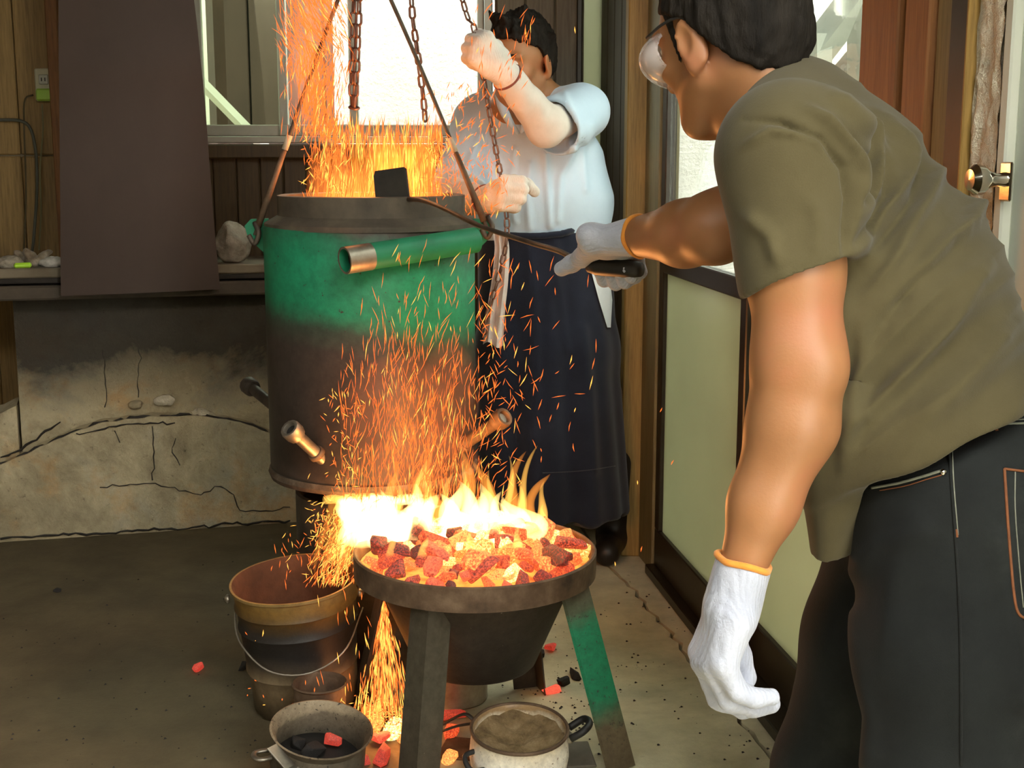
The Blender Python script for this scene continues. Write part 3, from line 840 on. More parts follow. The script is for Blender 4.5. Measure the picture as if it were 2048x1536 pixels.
# stone shelf of two slabs
sh_ = MB()
c = hpt(0.15, -0.10, 0.822); sh_.box(c, (2.35, 0.36, 0.045), rz(math.atan2(HD[1], HD[0])), 0.006)
hs_ = sh_.obj('shelf_slab', pmat('sooty_shelf', [(0.3, (0.035, 0.028, 0.022)), (0.7, (0.10, 0.082, 0.06))], 6, rough=0.9), hearth)
MB().box(hpt(0.15, -0.10, 0.860), (2.35, 0.33, 0.018), rz(math.atan2(HD[1], HD[0])), 0.003).obj('shelf_gap_shade', M['soot'], hearth)  # dark filler standing in for the shade in the gap between slabs
MB().box(hpt(0.15, -0.11, 0.884), (2.35, 0.36, 0.030), rz(math.atan2(HD[1], HD[0])), 0.004).obj('shelf_board', pmat('dusty_board', [(0.3, (0.10, 0.082, 0.055)), (0.7, (0.20, 0.17, 0.12))], 7, rough=0.9), hearth)
SHELF_Z = 0.899
# ------------------------------------------------------------------ furnace drum, pan, buckets and pots
GREEN, BURNT = (0.012, 0.215, 0.105), (0.040, 0.030, 0.024)
M['drum'] = zmat('green_paint_burnt_off', [(0.0, (0.055, 0.042, 0.034)), (0.05, (0.036, 0.027, 0.022)), (0.52, (0.050, 0.036, 0.029)), (0.60, (0.040, 0.055, 0.038)), (0.68, GREEN), (0.86, (0.014, 0.25, 0.125)), (0.95, (0.02, 0.16, 0.085)), (1.0, (0.07, 0.058, 0.042))], 0.0, 0.61, 0.13, 7, 0.5, slope=(0.28, 0), speck=((0.05, 0.035, 0.025), 0.64), bmp=0.12, spec=0.35)
M['collar'] = pmat('burnt_collar', [(0.3, (0.050, 0.040, 0.032)), (0.5, (0.09, 0.073, 0.055)), (0.72, (0.15, 0.12, 0.085))], 9, rough=0.7, metal=0.2, bmp=0.25)
M['green'] = pmat('green_paint', [(0.3, (0.010, 0.15, 0.075)), (0.6, GREEN), (0.75, (0.02, 0.28, 0.15))], 9, rough=0.5, bmp=0.1)
DX, DY, DZ = -0.343, 3.15, 0.475
drum = thing('furnace_drum', 'tall green steel furnace drum with burnt brown lower half, hanging over the fire', 'furnace', (DX, DY, DZ))
R0 = 0.253
MB().lathe([(0.235, 0.0), (R0 - 0.006, 0.012), (R0, 0.035), (R0, 0.606), (R0 - 0.004, 0.612), (R0 - 0.012, 0.606), (R0 - 0.012, 0.03), (0.235, 0.012)], (DX, DY, DZ), 72, closed=True).obj('shell', M['drum'], drum, smooth=True, autosmooth=35)
MB().lathe([(R0 + 0.003, 0.0), (R0 + 0.003, 0.012), (0.224, 0.030), (0.224, 0.076), (0.216, 0.078), (0.202, 0.076), (0.202, 0.0)], (DX + 0.006, DY, DZ + 0.604), 72, closed=True).obj('collar', M['collar'], drum, smooth=True, autosmooth=30)
MB().lathe([(R0 - 0.02, -0.002), (R0 + 0.002, -0.002), (R0 + 0.006, 0.008), (R0 + 0.002, 0.020), (R0 - 0.02, 0.020)], (DX, DY, DZ + 0.004), 72, closed=True, wob=lambda a, z: 1 + 0.003 * np.sin(7 * a) + 0.002 * np.sin(23 * a + 1)).obj('bottom_rim', zmat('flaking_rim', [(0, (0.05, 0.035, 0.025)), (0.5, (0.10, 0.07, 0.045)), (1, (0.24, 0.20, 0.15))], -0.02, 0.05, 1.2, 20, 0.8, bmp=0.5), drum, smooth=True, autosmooth=40)
M['lining'] = pmat('sooted_lining', [(0.3, (0.05, 0.03, 0.02)), (0.7, (0.14, 0.08, 0.05))], 12, rough=0.95, bmp=0.5)
MB().lathe([(0.20, 0.02), (0.244, 0.02), (0.244, 0.60), (0.20, 0.60)], (DX, DY, DZ), 48, closed=True).obj('lining', M['lining'], drum, smooth=True, autosmooth=40)
MB().lathe([(0.0, 0.0), (0.20, 0.0), (0.20, 0.006), (0.0, 0.006)], (DX, DY, DZ + 0.10), 40).obj('grate', M['steel_dark'], drum)
# lifting lugs
for sgn, uv in ((-1, (516, 470)), (1, (962, 462))):
    b = MB(); c = A(DX + sgn * R0, DY - 0.01, DZ + 0.585)
    poly = [A(-0.012, 0, -0.055), A(0.038, 0, -0.005), A(0.045, 0, 0.022), A(0.030, 0, 0.038), A(-0.012, 0, 0.040)]
    b.prism([c + A(p[0] * sgn, -0.006, p[2]) for p in poly], (0, 0.012, 0)); b.obj('lug', M['green'], drum)
# tangential air pipe
pa, pb_ = at(690, 521, 2.80), at(950, 480, 3.00)
pd = unit(pb_ - pa)
Rm = rot_to(pd); Lp = np.linalg.norm(pb_ - pa)
ap = MB().lathe([(0.0250, 0.0), (0.0292, 0.0), (0.0295, 0.004), (0.0295, Lp), (0.0250, Lp)], pa, 32, Rm, closed=True).obj('air_pipe', M['green'], drum, origin=pa, smooth=True, autosmooth=40)
MB().lathe([(0.0252, -0.001), (0.0298, -0.001), (0.0300, 0.002), (0.0300, 0.062), (0.0252, 0.062)], pa, 32, Rm, closed=True).obj('pipe_end', M['steel_bright'], ap, origin=pa, smooth=True, autosmooth=40)
MB().lathe([(0.0, 0.022), (0.0252, 0.022), (0.0252, 0.030), (0.0, 0.030)], pa, 24, Rm).obj('pipe_shade', M['soot'], ap, origin=pa)  # dark disc put in for the shade inside the pipe mouth
# peep-hole stubs with screwed collars
def stub(ub, vb, Yb, ue, ve, Ye, matt, r=0.0145, base=True):
    a, b = at(ub, vb, Yb), at(ue, ve, Ye); d = unit(b - a); L = np.linalg.norm(b - a); Rm = rot_to(d)
    s = MB().lathe([(r, -0.03), (r, L - 0.02), (r - 0.003, L - 0.02), (r - 0.003, -0.03)], a, 20, Rm, closed=True).obj('peep_pipe', matt, drum, origin=a, smooth=True, autosmooth=40)
    if base: MB().lathe([(r, -0.004), (r + 0.006, -0.002), (r + 0.004, 0.008), (r, 0.010)], a, 20, Rm, closed=True).obj('weld', M['steel_rust'], s, origin=a, smooth=True)
    MB().lathe([(r + 0.001, L - 0.034), (r + 0.007, L - 0.032), (r + 0.009, L - 0.026), (r + 0.009, L - 0.004), (r + 0.007, L), (r + 0.001, L), (r - 0.001, L - 0.006), (r - 0.001, L - 0.03)], a, 12, Rm, closed=True).obj('screw_collar', matt, s, origin=a, smooth=True, autosmooth=30)
    MB().lathe([(0, L - 0.014), (r, L - 0.014), (r, L - 0.011), (0, L - 0.011)], a, 16, Rm).obj('peep_glass', M['alu'] if ue > 900 else M['soot'], s, origin=a)
stub(634, 908, 2.912, 578, 856, 2.845, M['steel_bright'])
stub(928, 889, 3.02, 1010, 833, 2.93, M['steel_rust'])
stub(537, 803, 3.25, 494, 768, 3.33, M['steel_dark'], base=False)

# stand that the drum sits over
stand = thing('furnace_stand', 'dark steel cylinder stand below the hanging furnace drum', 'stand', (DX, DY, 0))
MB().lathe([(0.195, 0.0), (0.195, 0.432), (0.190, 0.436), (0.184, 0.432), (0.184, 0.0)], (DX, DY, 0), 56, closed=True).obj('stand_wall', M['steel_dark'], stand, smooth=True, autosmooth=40)
MB().lathe([(0.185, 0.0), (0.199, 0.0), (0.199, 0.010), (0.195, 0.014)], (DX, DY, 0), 56, closed=True).obj('foot_ring', M['steel_rust'], stand, smooth=True, autosmooth=40)
MB().lathe([(0, 0.40), (0.184, 0.40), (0.184, 0.405), (0, 0.405)], (DX, DY, 0), 40).obj('fire_bed', M['charcoal'], stand)

# ---- fire pan on four legs
PX, PY, PZ = -0.0786, 2.66, 0.427
pan = thing('fire_pan', 'conical steel fire pan heaped with glowing charcoal on four legs', 'fire pan', (PX, PY, 0))
PR = 0.257
MB().lathe([(PR - 0.010, PZ - 0.052), (PR, PZ - 0.052), (PR + 0.001, PZ - 0.003), (PR - 0.003, PZ), (PR - 0.008, PZ - 0.002), (PR - 0.010, PZ - 0.01)], (PX, PY, 0), 72, closed=True).obj('rim_band', M['steel_rust'], pan, smooth=True, autosmooth=30)
M['bowl'] = zmat('sooty_bowl', [(0, (0.022, 0.018, 0.015)), (0.5, (0.045, 0.036, 0.028)), (1, (0.075, 0.055, 0.038))], 0.16, 0.40, 0.5, 8, 0.55, metal=0.3, speck=((0.40, 0.36, 0.27), 0.69), bmp=0.2)
MB().lathe([(0.0, 0.17), (0.122, 0.17), (0.130, 0.178), (0.215, PZ - 0.05), (0.248, PZ - 0.048), (0.247, PZ - 0.052 + 0.02), (0.21, PZ - 0.04), (0.125, 0.186), (0.0, 0.184)], (PX, PY, 0), 64).obj('bowl', M['bowl'], pan, smooth=True, autosmooth=30)
MB().lathe([(0.0, PZ - 0.038), (0.246, PZ - 0.038), (0.246, PZ - 0.032), (0, PZ - 0.024)], (PX, PY, 0), 48).obj('coal_bed', ember_mat('ember_bed', [(0.30, (0.12, 0.006, 0.001)), (0.46, (0.7, 0.08, 0.01)), (0.64, (1.0, 0.34, 0.05))], 1.0, 14.0, (0.05, 0.04, 0.035)), pan)
M['leg_green'] = zmat('leg_green_chipped', [(0.0, (0.11, 0.085, 0.05)), (0.22, (0.14, 0.11, 0.065)), (0.36, (0.03, 0.17, 0.09)), (0.40, GREEN), (0.75, (0.014, 0.22, 0.11)), (0.84, (0.10, 0.13, 0.08)), (1.0, (0.10, 0.08, 0.055))], 0.0, 0.39, 0.25, 12, 0.55, speck=((0.055, 0.05, 0.04), 0.60), bmp=0.2)
M['leg_grey'] = zmat('leg_grey_worn', [(0.0, (0.075, 0.06, 0.042)), (0.5, (0.095, 0.085, 0.06)), (1.0, (0.10, 0.085, 0.06))], 0.0, 0.39, 0.6, 9, 0.5, metal=0.3, speck=((0.24, 0.22, 0.16), 0.70), bmp=0.25)
for ang, fr_, matt, tw in ((-23, 0.352, M['leg_green'], 0), (-112, 0.300, M['leg_grey'], 18), (63, 0.30, M['steel_dark'], 0), (150, 0.325, M['steel_dark'], 0)):
    a = math.radians(ang); ro = A(math.cos(a), math.sin(a), 0)
    top, foot = A(PX, PY, PZ - 0.046) + ro * (0.222 if ang != -23 else 0.243), A(PX, PY, 0.0) + ro * fr_
    d = unit(top - foot); L = np.linalg.norm(top - foot)
    at_ = math.radians(ang + tw); out = A(math.cos(at_), math.sin(at_), 0); out = unit(out - d * np.dot(out, d)); side = np.cross(d, out)
    b = MB(); w, t_ = 0.058, 0.006
    # equal angle section, its corner pointing outward
    e1, e2 = unit(-out + side), unit(-out - side)
    sec = [out * 0.012, out * 0.012 + e1 * w, out * 0.012 + e1 * w - out * t_ * 1.2, out * 0.012 - out * t_ * 1.41, out * 0.012 + e2 * w - out * t_ * 1.2, out * 0.012 + e2 * w]
    b.prism([foot + s for s in sec], d * L)
    o = b.obj('leg', matt, pan, origin=foot)
    if ang == -23: o['label'] = 'leg with chipped green paint'
# ---- rusty pail with wire bail
BX, BY = -0.474, 2.83
bk = thing('pail', 'steel pail with yellow scorched rim, black band and wire bail', 'pail', (BX, BY, 0))
tiltB = np.array(Matrix.Rotation(math.radians(-3.0), 3, 'Y') @ Matrix.Rotation(math.radians(5.0), 3, 'X'))
M['pail'] = zmat('scorched_pail', [(0.0, (0.05, 0.035, 0.02)), (0.18, (0.15, 0.11, 0.06)), (0.34, (0.19, 0.14, 0.08)), (0.44, (0.05, 0.038, 0.026)), (0.56, (0.015, 0.013, 0.012)), (0.74, (0.020, 0.016, 0.013)), (0.83, (0.08, 0.045, 0.012)), (0.92, (0.19, 0.105, 0.022)), (1.0, (0.22, 0.15, 0.055))], 0.0, 0.30, 0.16, 9, 0.55, speck=((0.30, 0.24, 0.15), 0.71), bmp=0.2)
hB = 0.305
prof = [(0.0, 0.0), (0.108, 0.0), (0.118, 0.012), (0.121, 0.085), (0.122, 0.10), (0.127, 0.108), (0.124, 0.118), (0.130, 0.205), (0.135, 0.211), (0.131, 0.219), (0.133, 0.252), (0.138, 0.258), (0.134, 0.266), (0.138, 0.298), (0.143, 0.302), (0.143, 0.308), (0.138, 0.308)]
wobB = lambda a, z: 1 + 0.012 * np.sin(2 * a + 0.5) * (1 if z > 0.05 else 0.5) + 0.006 * np.sin(5 * a)
MB().lathe(prof, (BX, BY, 0.006), 64, tiltB, wob=wobB, caps=False).obj('pail_body', M['pail'], bk, smooth=True, autosmooth=40)
V_ = MB().lathe([(0.138, 0.308), (0.134, 0.298), (0.128, 0.25), (0.116, 0.02), (0.0, 0.018)], (BX, BY, 0.006), 64, tiltB, wob=wobB, caps=False).obj('pail_inside', pmat('dark_red_inside', [(0.3, (0.030, 0.014, 0.009)), (0.7, (0.075, 0.035, 0.02))], 14, rough=0.9, bmp=0.3), bk, smooth=True)  # inside coloured darker and redder than the outside
MB().lathe([(0, 0.14), (0.122, 0.14), (0.123, 0.15), (0, 0.155)], (BX, BY, 0.006), 40, tiltB).obj('pail_ash', M['lining'], bk)
for s in (-1, 1):
    c = A(BX, BY, 0.006) + tiltB @ A(s * 0.145, -0.02, 0.275)
    MB().lathe([(0, 0), (0.010, 0.001), (0.010, 0.006), (0.004, 0.012), (0, 0.012)], c, 14, rot_to(A(s, -0.2, 0))).obj('bail_ear', M['steel_bright'], bk, origin=c, smooth=True)
bail = spline([at(478, 1185, 2.83), at(470, 1240, 2.77), at(484, 1292, 2.715), at(540, 1343, 2.672), at(620, 1346, 2.668), at(690, 1300, 2.69), at(726, 1215, 2.78)], 40)
MB().tube(bail, 0.0021, 6).obj('bail', M['steel_bright'], bk, smooth=True)
# ---- pots
def pot(cx, cy, prof, mat_, root, tilt=(0, 0), n=56, wob=None):
    R = np.array(Matrix.Rotation(math.radians(tilt[0]), 3, 'X') @ Matrix.Rotation(math.radians(tilt[1]), 3, 'Y'))
    MB().lathe(prof, (cx, cy, 0.004), n, R, wob=wob).obj('pot_body', mat_, root, smooth=True, autosmooth=40); return R
q = at(626, 1440, 2.44); lx, ly = q[0], 2.44
p1 = thing('old_pot', 'dented sooty pot with flared rim holding charcoal, beside the pail', 'pot', (lx, ly, 0))
M['pot_dark'] = zmat('sooty_pot', [(0, (0.05, 0.042, 0.03)), (0.6, (0.10, 0.085, 0.06)), (0.92, (0.15, 0.12, 0.08)), (1, (0.30, 0.24, 0.16))], 0.0, 0.13, 0.5, 14, 0.6, metal=0.25, speck=((0.02, 0.017, 0.014), 0.6))
R1 = pot(lx, ly, [(0, 0), (0.072, 0), (0.086, 0.012), (0.094, 0.05), (0.092, 0.09), (0.089, 0.108), (0.099, 0.124), (0.102, 0.128), (0.098, 0.129), (0.087, 0.112), (0.088, 0.05), (0.080, 0.016), (0, 0.012)], M['pot_dark'], p1, (9, 9), wob=lambda a, z: 1 + 0.015 * np.sin(2 * a))
MB().lathe([(0, 0.055), (0.087, 0.05), (0.088, 0.058), (0.03, 0.068), (0, 0.066)], (lx, ly, 0.004), 30, R1).obj('soot_bed', M['soot'], p1, smooth=True)
def lug_handle(name, c, out, mat_, root, w=0.035, d=0.026, r=0.006, up=0.0):
    out = unit(out); side = np.cross(out, A(0, 0, 1))
    pts = spline([c + side * w / 2 - out * 0.008, c + side * w / 2 + out * d * 0.7 + A(0, 0, up * 0.7), c + out * d + A(0, 0, up), c - side * w / 2 + out * d * 0.7 + A(0, 0, up * 0.7), c - side * w / 2 - out * 0.008], 18)
    return MB().tube(pts, r, 8, flat=0.7).obj(name, mat_, root, smooth=True)
hc = A(lx, ly, 0.004) + R1 @ A(-0.075, -0.075, 0.118)
sp_ = MB(); sp_.box(hc + A(0.012, -0.018, -0.006), (0.062, 0.026, 0.004), rz(-0.62) @ np.array(Matrix.Rotation(0.55, 3, 'Y')), 0.001); sp_.box(hc + A(0.037, -0.036, -0.026), (0.020, 0.022, 0.018), rz(-0.62), 0.004); sp_.obj('clip', M['steel_bright'], p1)
lug_handle('side_handle', A(lx, ly, 0.07) + A(-0.088, -0.03, 0.01), A(-0.9, -0.4, 0), M['steel_bright'], p1)
q = at(640, 1385, 2.64); tx = q[0]
p3 = thing('rusty_tin', 'rusty round tin standing behind the dented pot', 'tin', (tx, 2.64, 0))
MB().lathe([(0, 0), (0.050, 0), (0.052, 0.004), (0.056, 0.126), (0.060, 0.130), (0.057, 0.133), (0.053, 0.126), (0.049, 0.01), (0, 0.008)], (tx, 2.64, 0.002), 40).obj('tin_body', M['steel_rust'], p3, smooth=True, autosmooth=40)
MB().lathe([(0, 0.06), (0.0505, 0.06), (0.051, 0.066), (0, 0.07)], (tx, 2.64, 0.002), 24).obj('tin_ash', M['soot'], p3)
q = at(1037, 1448, 2.455); ex, ey = q[0], 2.455
p2 = thing('enamel_pot', 'white enamel pot full of ash, rust-stained, with black handles', 'pot', (ex, ey, 0))
M['enamel'] = zmat('stained_white_enamel', [(0, (0.30, 0.20, 0.11)), (0.15, (0.74, 0.69, 0.57)), (0.6, (0.86, 0.83, 0.74)), (0.9, (0.76, 0.68, 0.52)), (1, (0.34, 0.22, 0.11))], 0.0, 0.118, 0.45, 11, 0.35, speck=((0.17, 0.09, 0.04), 0.62), bmp=0.05)
R2 = pot(ex, ey, [(0, 0), (0.070, 0), (0.084, 0.008), (0.096, 0.03), (0.1005, 0.06), (0.098, 0.09), (0.0945, 0.106), (0.098, 0.114), (0.099, 0.117), (0.096, 0.119), (0.091, 0.112), (0.091, 0.104), (0.094, 0.06), (0.085, 0.014), (0, 0.010)], M['enamel'], p2, (6, 1))
MB().lathe([(0.0935, 0.1135), (0.099, 0.1135), (0.1002, 0.117), (0.098, 0.120), (0.094, 0.119)], (ex, ey, 0.004), 56, R2, closed=True).obj('pot_rim', M['steel_rust'], p2, smooth=True)
b = MB(); V = [A(0, 0, 0.085)]; n_ = 40; rings = 8
for i in range(1, rings + 1):
    for j in range(n_):
        r = 0.0925 * i / rings; a = j * 2 * math.pi / n_
        V.append(A(r * math.cos(a), r * math.sin(a), 0.075 + 0.026 * (i / rings) ** 2 + 0.012 * mnoise.noise(Vector((r * math.cos(a) * 40, r * math.sin(a) * 40, 2)))))
F = [(0, 1 + j, 1 + (j + 1) % n_) for j in range(n_)] + [(1 + (i - 1) * n_ + j, 1 + i * n_ + j, 1 + i * n_ + (j + 1) % n_, 1 + (i - 1) * n_ + (j + 1) % n_) for i in range(1, rings) for j in range(n_)]
b.add(np.array(V) @ R2.T + A(ex, ey, 0.004), F); b.obj('ash_fill', M['ash'], p2, smooth=True)
hc = A(ex, ey, 0.004) + R2 @ A(0.097, 0.008, 0.092)
MB().box(hc + A(0.004, 0, 0), (0.014, 0.026, 0.018), b=0.004).obj('handle_bracket', M['steel_bright'], p2)
MB().tube(spline([hc + A(0.006, -0.018, 0.006), hc + A(0.030, -0.020, 0.022), hc + A(0.044, 0, 0.030), hc + A(0.034, 0.022, 0.030), hc + A(0.004, 0.020, 0.012)], 22), 0.0075, 10).obj('pot_handle', M['black'], p2, smooth=True)
hc = A(ex, ey, 0.004) + R2 @ A(-0.085, -0.052, 0.070)
MB().tube(spline([hc + A(0.002, 0.016, 0.018), hc + A(-0.022, -0.002, 0.014), hc + A(-0.010, -0.024, -0.004), hc + A(0.018, -0.020, -0.006)], 18), 0.0055, 8).obj('pot_handle', M['black'], p2, smooth=True)
# flat tongs leaning by the enamel pot
q = on_floor(925, 1440)
tg = thing('tongs', 'short dark iron tongs lying between the pot and the fire pan leg', 'tongs', at(925, 1432, 2.53) * A(1, 1, 0))
MB().tube(spline([at(880, 1452, 2.56), at(905, 1438, 2.55), at(930, 1428, 2.54), at(948, 1440, 2.53)], 14), 0.006, 8, flat=0.5).obj('jaw', M['steel_dark'], tg, smooth=True)
MB().tube(spline([at(885, 1462, 2.56), at(915, 1452, 2.55), at(950, 1446, 2.53)], 12), 0.005, 8, flat=0.5).obj('jaw', M['steel_dark'], tg, smooth=True)
# tin can under the bowl
q = on_floor(905, 1400); cx_, cy_ = q[0], q[1] + 0.02
can = thing('squat_can', 'squat grey steel can standing under the fire pan bowl', 'can', (cx_, cy_, 0))
MB().lathe([(0, 0), (0.080, 0), (0.082, 0.003), (0.081, 0.006), (0.081, 0.085), (0.083, 0.090), (0.079, 0.093), (0.0, 0.090)], (cx_, cy_, 0.0), 44).obj('can_body', M['steel_bright'], can, smooth=True, autosmooth=40)
# steel offcut on the floor
q0 = on_floor(1180, 1510)
MB().box(A(q0[0] - 0.06, q0[1] - 0.01, 0.004), (0.13, 0.115, 0.006), rz(0.10), 0.002).obj('steel_plate', pmat('grey_plate', [(0.3, (0.12, 0.11, 0.085)), (0.7, (0.22, 0.20, 0.16))], 12, rough=0.5, metal=0.4), origin=q0)
tag(bpy.data.objects['steel_plate'], 'flat grey steel offcut on the floor beside the enamel pot', 'plate')
q0 = on_floor(925, 1500)
tag(MB().box(A(q0[0], q0[1], 0.003), (0.09, 0.10, 0.004), rz(-0.2), 0.001).obj('steel_strip', M['steel_rust'], origin=q0), 'small rusty sheet scrap on the floor behind the enamel pot', 'scrap')

# ---- things on and above the hearth
SL = hpt(0, 0, 0)
# hanging sheet
def sheet_panel():
    prof = [(0.0, 122, 592, 440, 578), (0.33, 121, 400, 424, 400), (0.62, 119, 220, 411, 220), (0.8, 118, 120, 401, 120), (1.0, 117, 0, 388, 0), (1.5, 116, -330, 345, -330)]
    rows = []
    n_ = 14
    for k, (t, u0, v0, u1, v1) in enumerate(prof):
        a, b = hs_pt(u0, v0), hs_pt(u1, v1)
        rows.append([a + (b - a) * i / n_ + HN * (0.012 * math.sin(math.pi * i / n_) + (0.006 if k % 2 else 0)) for i in range(n_ + 1)])
    rows = np.array(rows); fin = []
    for i in range(n_ + 1): fin.append(spline(rows[:, i], 30))
    fin = np.array(fin)                                            # (cols, rows, 3)
    nC, nR = fin.shape[:2]; T = HN * 0.006
    V = np.concatenate([fin.reshape(-1, 3) + T, fin.reshape(-1, 3)]); h = nC * nR
    F = []
    for i in range(nC - 1):
        for j in range(nR - 1):
            a, b, c, d = i * nR + j, (i + 1) * nR + j, (i + 1) * nR + j + 1, i * nR + j + 1
            F += [(a, b, c, d), (a + h, d + h, c + h, b + h)]
    edge = [(i * nR, (i + 1) * nR) for i in range(nC - 1)] + [((i + 1) * nR + nR - 1, i * nR + nR - 1) for i in range(nC - 1)] + [(j + 1, j) for j in range(nR - 1)] + [((nC - 1) * nR + j, (nC - 1) * nR + j + 1) for j in range(nR - 1)]
    F += [(b, a, a + h, b + h) for a, b in edge]
    return V, F, fin
def hs_pt(u, v, off=0.115): return on_plane(u, v, hp0 + HN * off, HN)
V, F, fin = sheet_panel()
hs0 = thing('hanging_sheet', 'large dark brown sheet hanging in front of the hearth shelf', 'sheet', fin[:, 0].mean(0))
mesh('sheet_body', V, F, M['panel_brown'], hs0, smooth=True, autosmooth=40)
for i in (2, 12):
    p_ = fin[i, -1]
    MB().tube([p_ + A(0, 0.004, -0.05), A(p_[0], p_[1] + 0.004, 2.60)], 0.004, 6).obj('hanger_wire', M['rope'], hs0)
# rocks on the shelf
def rock(name, c, r, seed, mat_, label, cut):
    s = SDF(0.006); s.ell(c, r, rz(0.5), k=0.01)
    for n_, d in cut: s.half(np.asarray(c) + unit(n_) * d, n_, 0.004)
    f = lambda V: np.array([0.010 * mnoise.noise(Vector(p * 16 + seed)) + 0.005 * mnoise.noise(Vector(p * 45)) for p in V])
    return tag(sdf_obj(name, s, mat_, origin=np.asarray(c) - A(0, 0, r[2]), relax=1, disp=f), label, 'stone')
c = at(462, 484, 4.27); zs = SHELF_Z
rk = rock('stone', A(c[0], 4.30, zs + 0.064), (0.060, 0.06, 0.072), 3.0, M['stone'], 'rough grey stone on the hearth shelf next to the hanging sheet', [((0.6, -0.5, 0.7), 0.046), ((-0.7, -0.6, 0.5), 0.05), ((0.25, -0.9, -0.55), 0.046), ((0, 0, -1), 0.062)])
# junk at the far end of the shelf
def shelf_at(u, off): 
    q = on_plane(u, 520, hp0 + HN * off, HN); return A(q[0], q[1], SHELF_Z)
c = shelf_at(72, -0.02)
sdf = SDF(0.005)
for i in range(7):
    a = rng.uniform(-0.055, 0.055); sdf.cap(c + A(a, rng.uniform(-.02, .02), 0.012), c + A(a + rng.uniform(-.05, .05), rng.uniform(-.02, .03), 0.03 + rng.uniform(0, .025)), 0.013, 0.010, 0.012)
tag(sdf_obj('rag', sdf, cloth('greasy_rag', [(0.3, (0.07, 0.05, 0.03)), (0.55, (0.22, 0.18, 0.13)), (0.7, (0.36, 0.33, 0.28))], 22), origin=c, disp=lambda V: np.array([0.006 * mnoise.noise(Vector(p * 55)) for p in V])), 'crumpled dark rag on the hearth shelf below the socket', 'rag')
c = shelf_at(45, 0.03)
tag(MB().box(c + A(0, 0, 0.008), (0.052, 0.035, 0.016), rz(0.3), 0.005).obj('lime_packet', pmat('lime_plastic', [(0.3, (0.30, 0.62, 0.02)), (0.7, (0.42, 0.75, 0.05))], 9, rough=0.4), origin=c), 'bright lime green packet on the hearth shelf in front of the rag', 'packet')
for u, r_, lab in ((12, 0.03, 'grey pebble at the very end of the hearth shelf'), (100, 0.026, 'pale crumpled paper on the shelf beside the hanging sheet')):
    c = shelf_at(u, 0.01); s = SDF(0.004).ell(c + A(0, 0, r_ * 0.5), (r_ * 1.3, r_, r_ * 0.6)).ell(c + A(r_ * .8, 0, r_ * 0.6), (r_, r_ * .8, r_ * 0.5))
    tag(sdf_obj('pebble' if u == 12 else 'crumpled_paper', s, M['stone'] if u == 12 else cloth('grey_paper', [(0.3, (0.3, 0.28, 0.24)), (0.7, (0.55, 0.52, 0.47))], 40), origin=c, disp=lambda V: np.array([0.005 * mnoise.noise(Vector(p * 70)) for p in V])), lab, 'stone' if u == 12 else 'paper')
# socket with lime plug, its cord, and a grey cable
so = at(90, 170, YB + 0.01); y_ = YB + 0.014
sk = thing('wall_socket', 'pale wall socket with a lime green plug on the board wall', 'socket', (so[0], y_, so[2] - 0.06))
MB().box((so[0], y_ - 0.006, so[2]), (0.066, 0.016, 0.112), b=0.005).obj('cover_plate', pmat('ivory_plastic', [(0.3, (0.42, 0.40, 0.28)), (0.7, (0.52, 0.50, 0.36))], 9, rough=0.45, bmp=0), sk)
MB().box((so[0], y_ - 0.015, so[2] + 0.018), (0.034, 0.006, 0.034), b=0.003).obj('socket_face', M['alu'], sk)
for sx in (-0.006, 0.006): MB().box((so[0] + sx, y_ - 0.019, so[2] + 0.018), (0.003, 0.003, 0.012)).obj('slot', M['black'], sk)
MB().box((so[0] + 0.003, y_ - 0.020, so[2] - 0.034), (0.058, 0.024, 0.042), b=0.006).obj('plug', pmat('lime_plug', [(0.3, (0.28, 0.50, 0.05)), (0.7, (0.38, 0.60, 0.10))], 9, rough=0.4, bmp=0), sk)
def cable(name, pts, r, mat_, label):
    o = MB().tube(spline(pts, 50), r, 8).obj(name, mat_, origin=pts[-1], smooth=True); return tag(o, label, 'cable')
yc_ = YB - 0.012
cable('thin_cord', [at(84, 208, yc_), at(86, 260, yc_), at(80, 340, yc_), at(82, 420, yc_), at(78, 500, yc_)], 0.0028, pmat('olive_cord', [(0.3, (0.16, 0.15, 0.07)), (0.7, (0.22, 0.20, 0.10))], 9), 'thin olive cord running down from the lime plug')
cable('grey_cable', [at(-60, 242, yc_), at(0, 240, yc_), at(42, 242, yc_), at(62, 260, yc_), at(72, 310, yc_), at(74, 380, yc_), at(68, 470, yc_), at(64, 505, yc_)], 0.0055, pmat('grey_green_cable', [(0.3, (0.06, 0.062, 0.045)), (0.7, (0.09, 0.09, 0.07))], 9), 'thick grey cable bending down the board wall below the socket')
cable('brown_cable', [at(66, 190, yc_), at(50, 200, yc_), at(48, 250, yc_), at(52, 380, yc_), at(48, 500, yc_)], 0.003, pmat('brown_cord', [(0.3, (0.06, 0.045, 0.02)), (0.7, (0.09, 0.07, 0.03))], 9), 'thin brown cord beside the thick grey cable on the board wall')

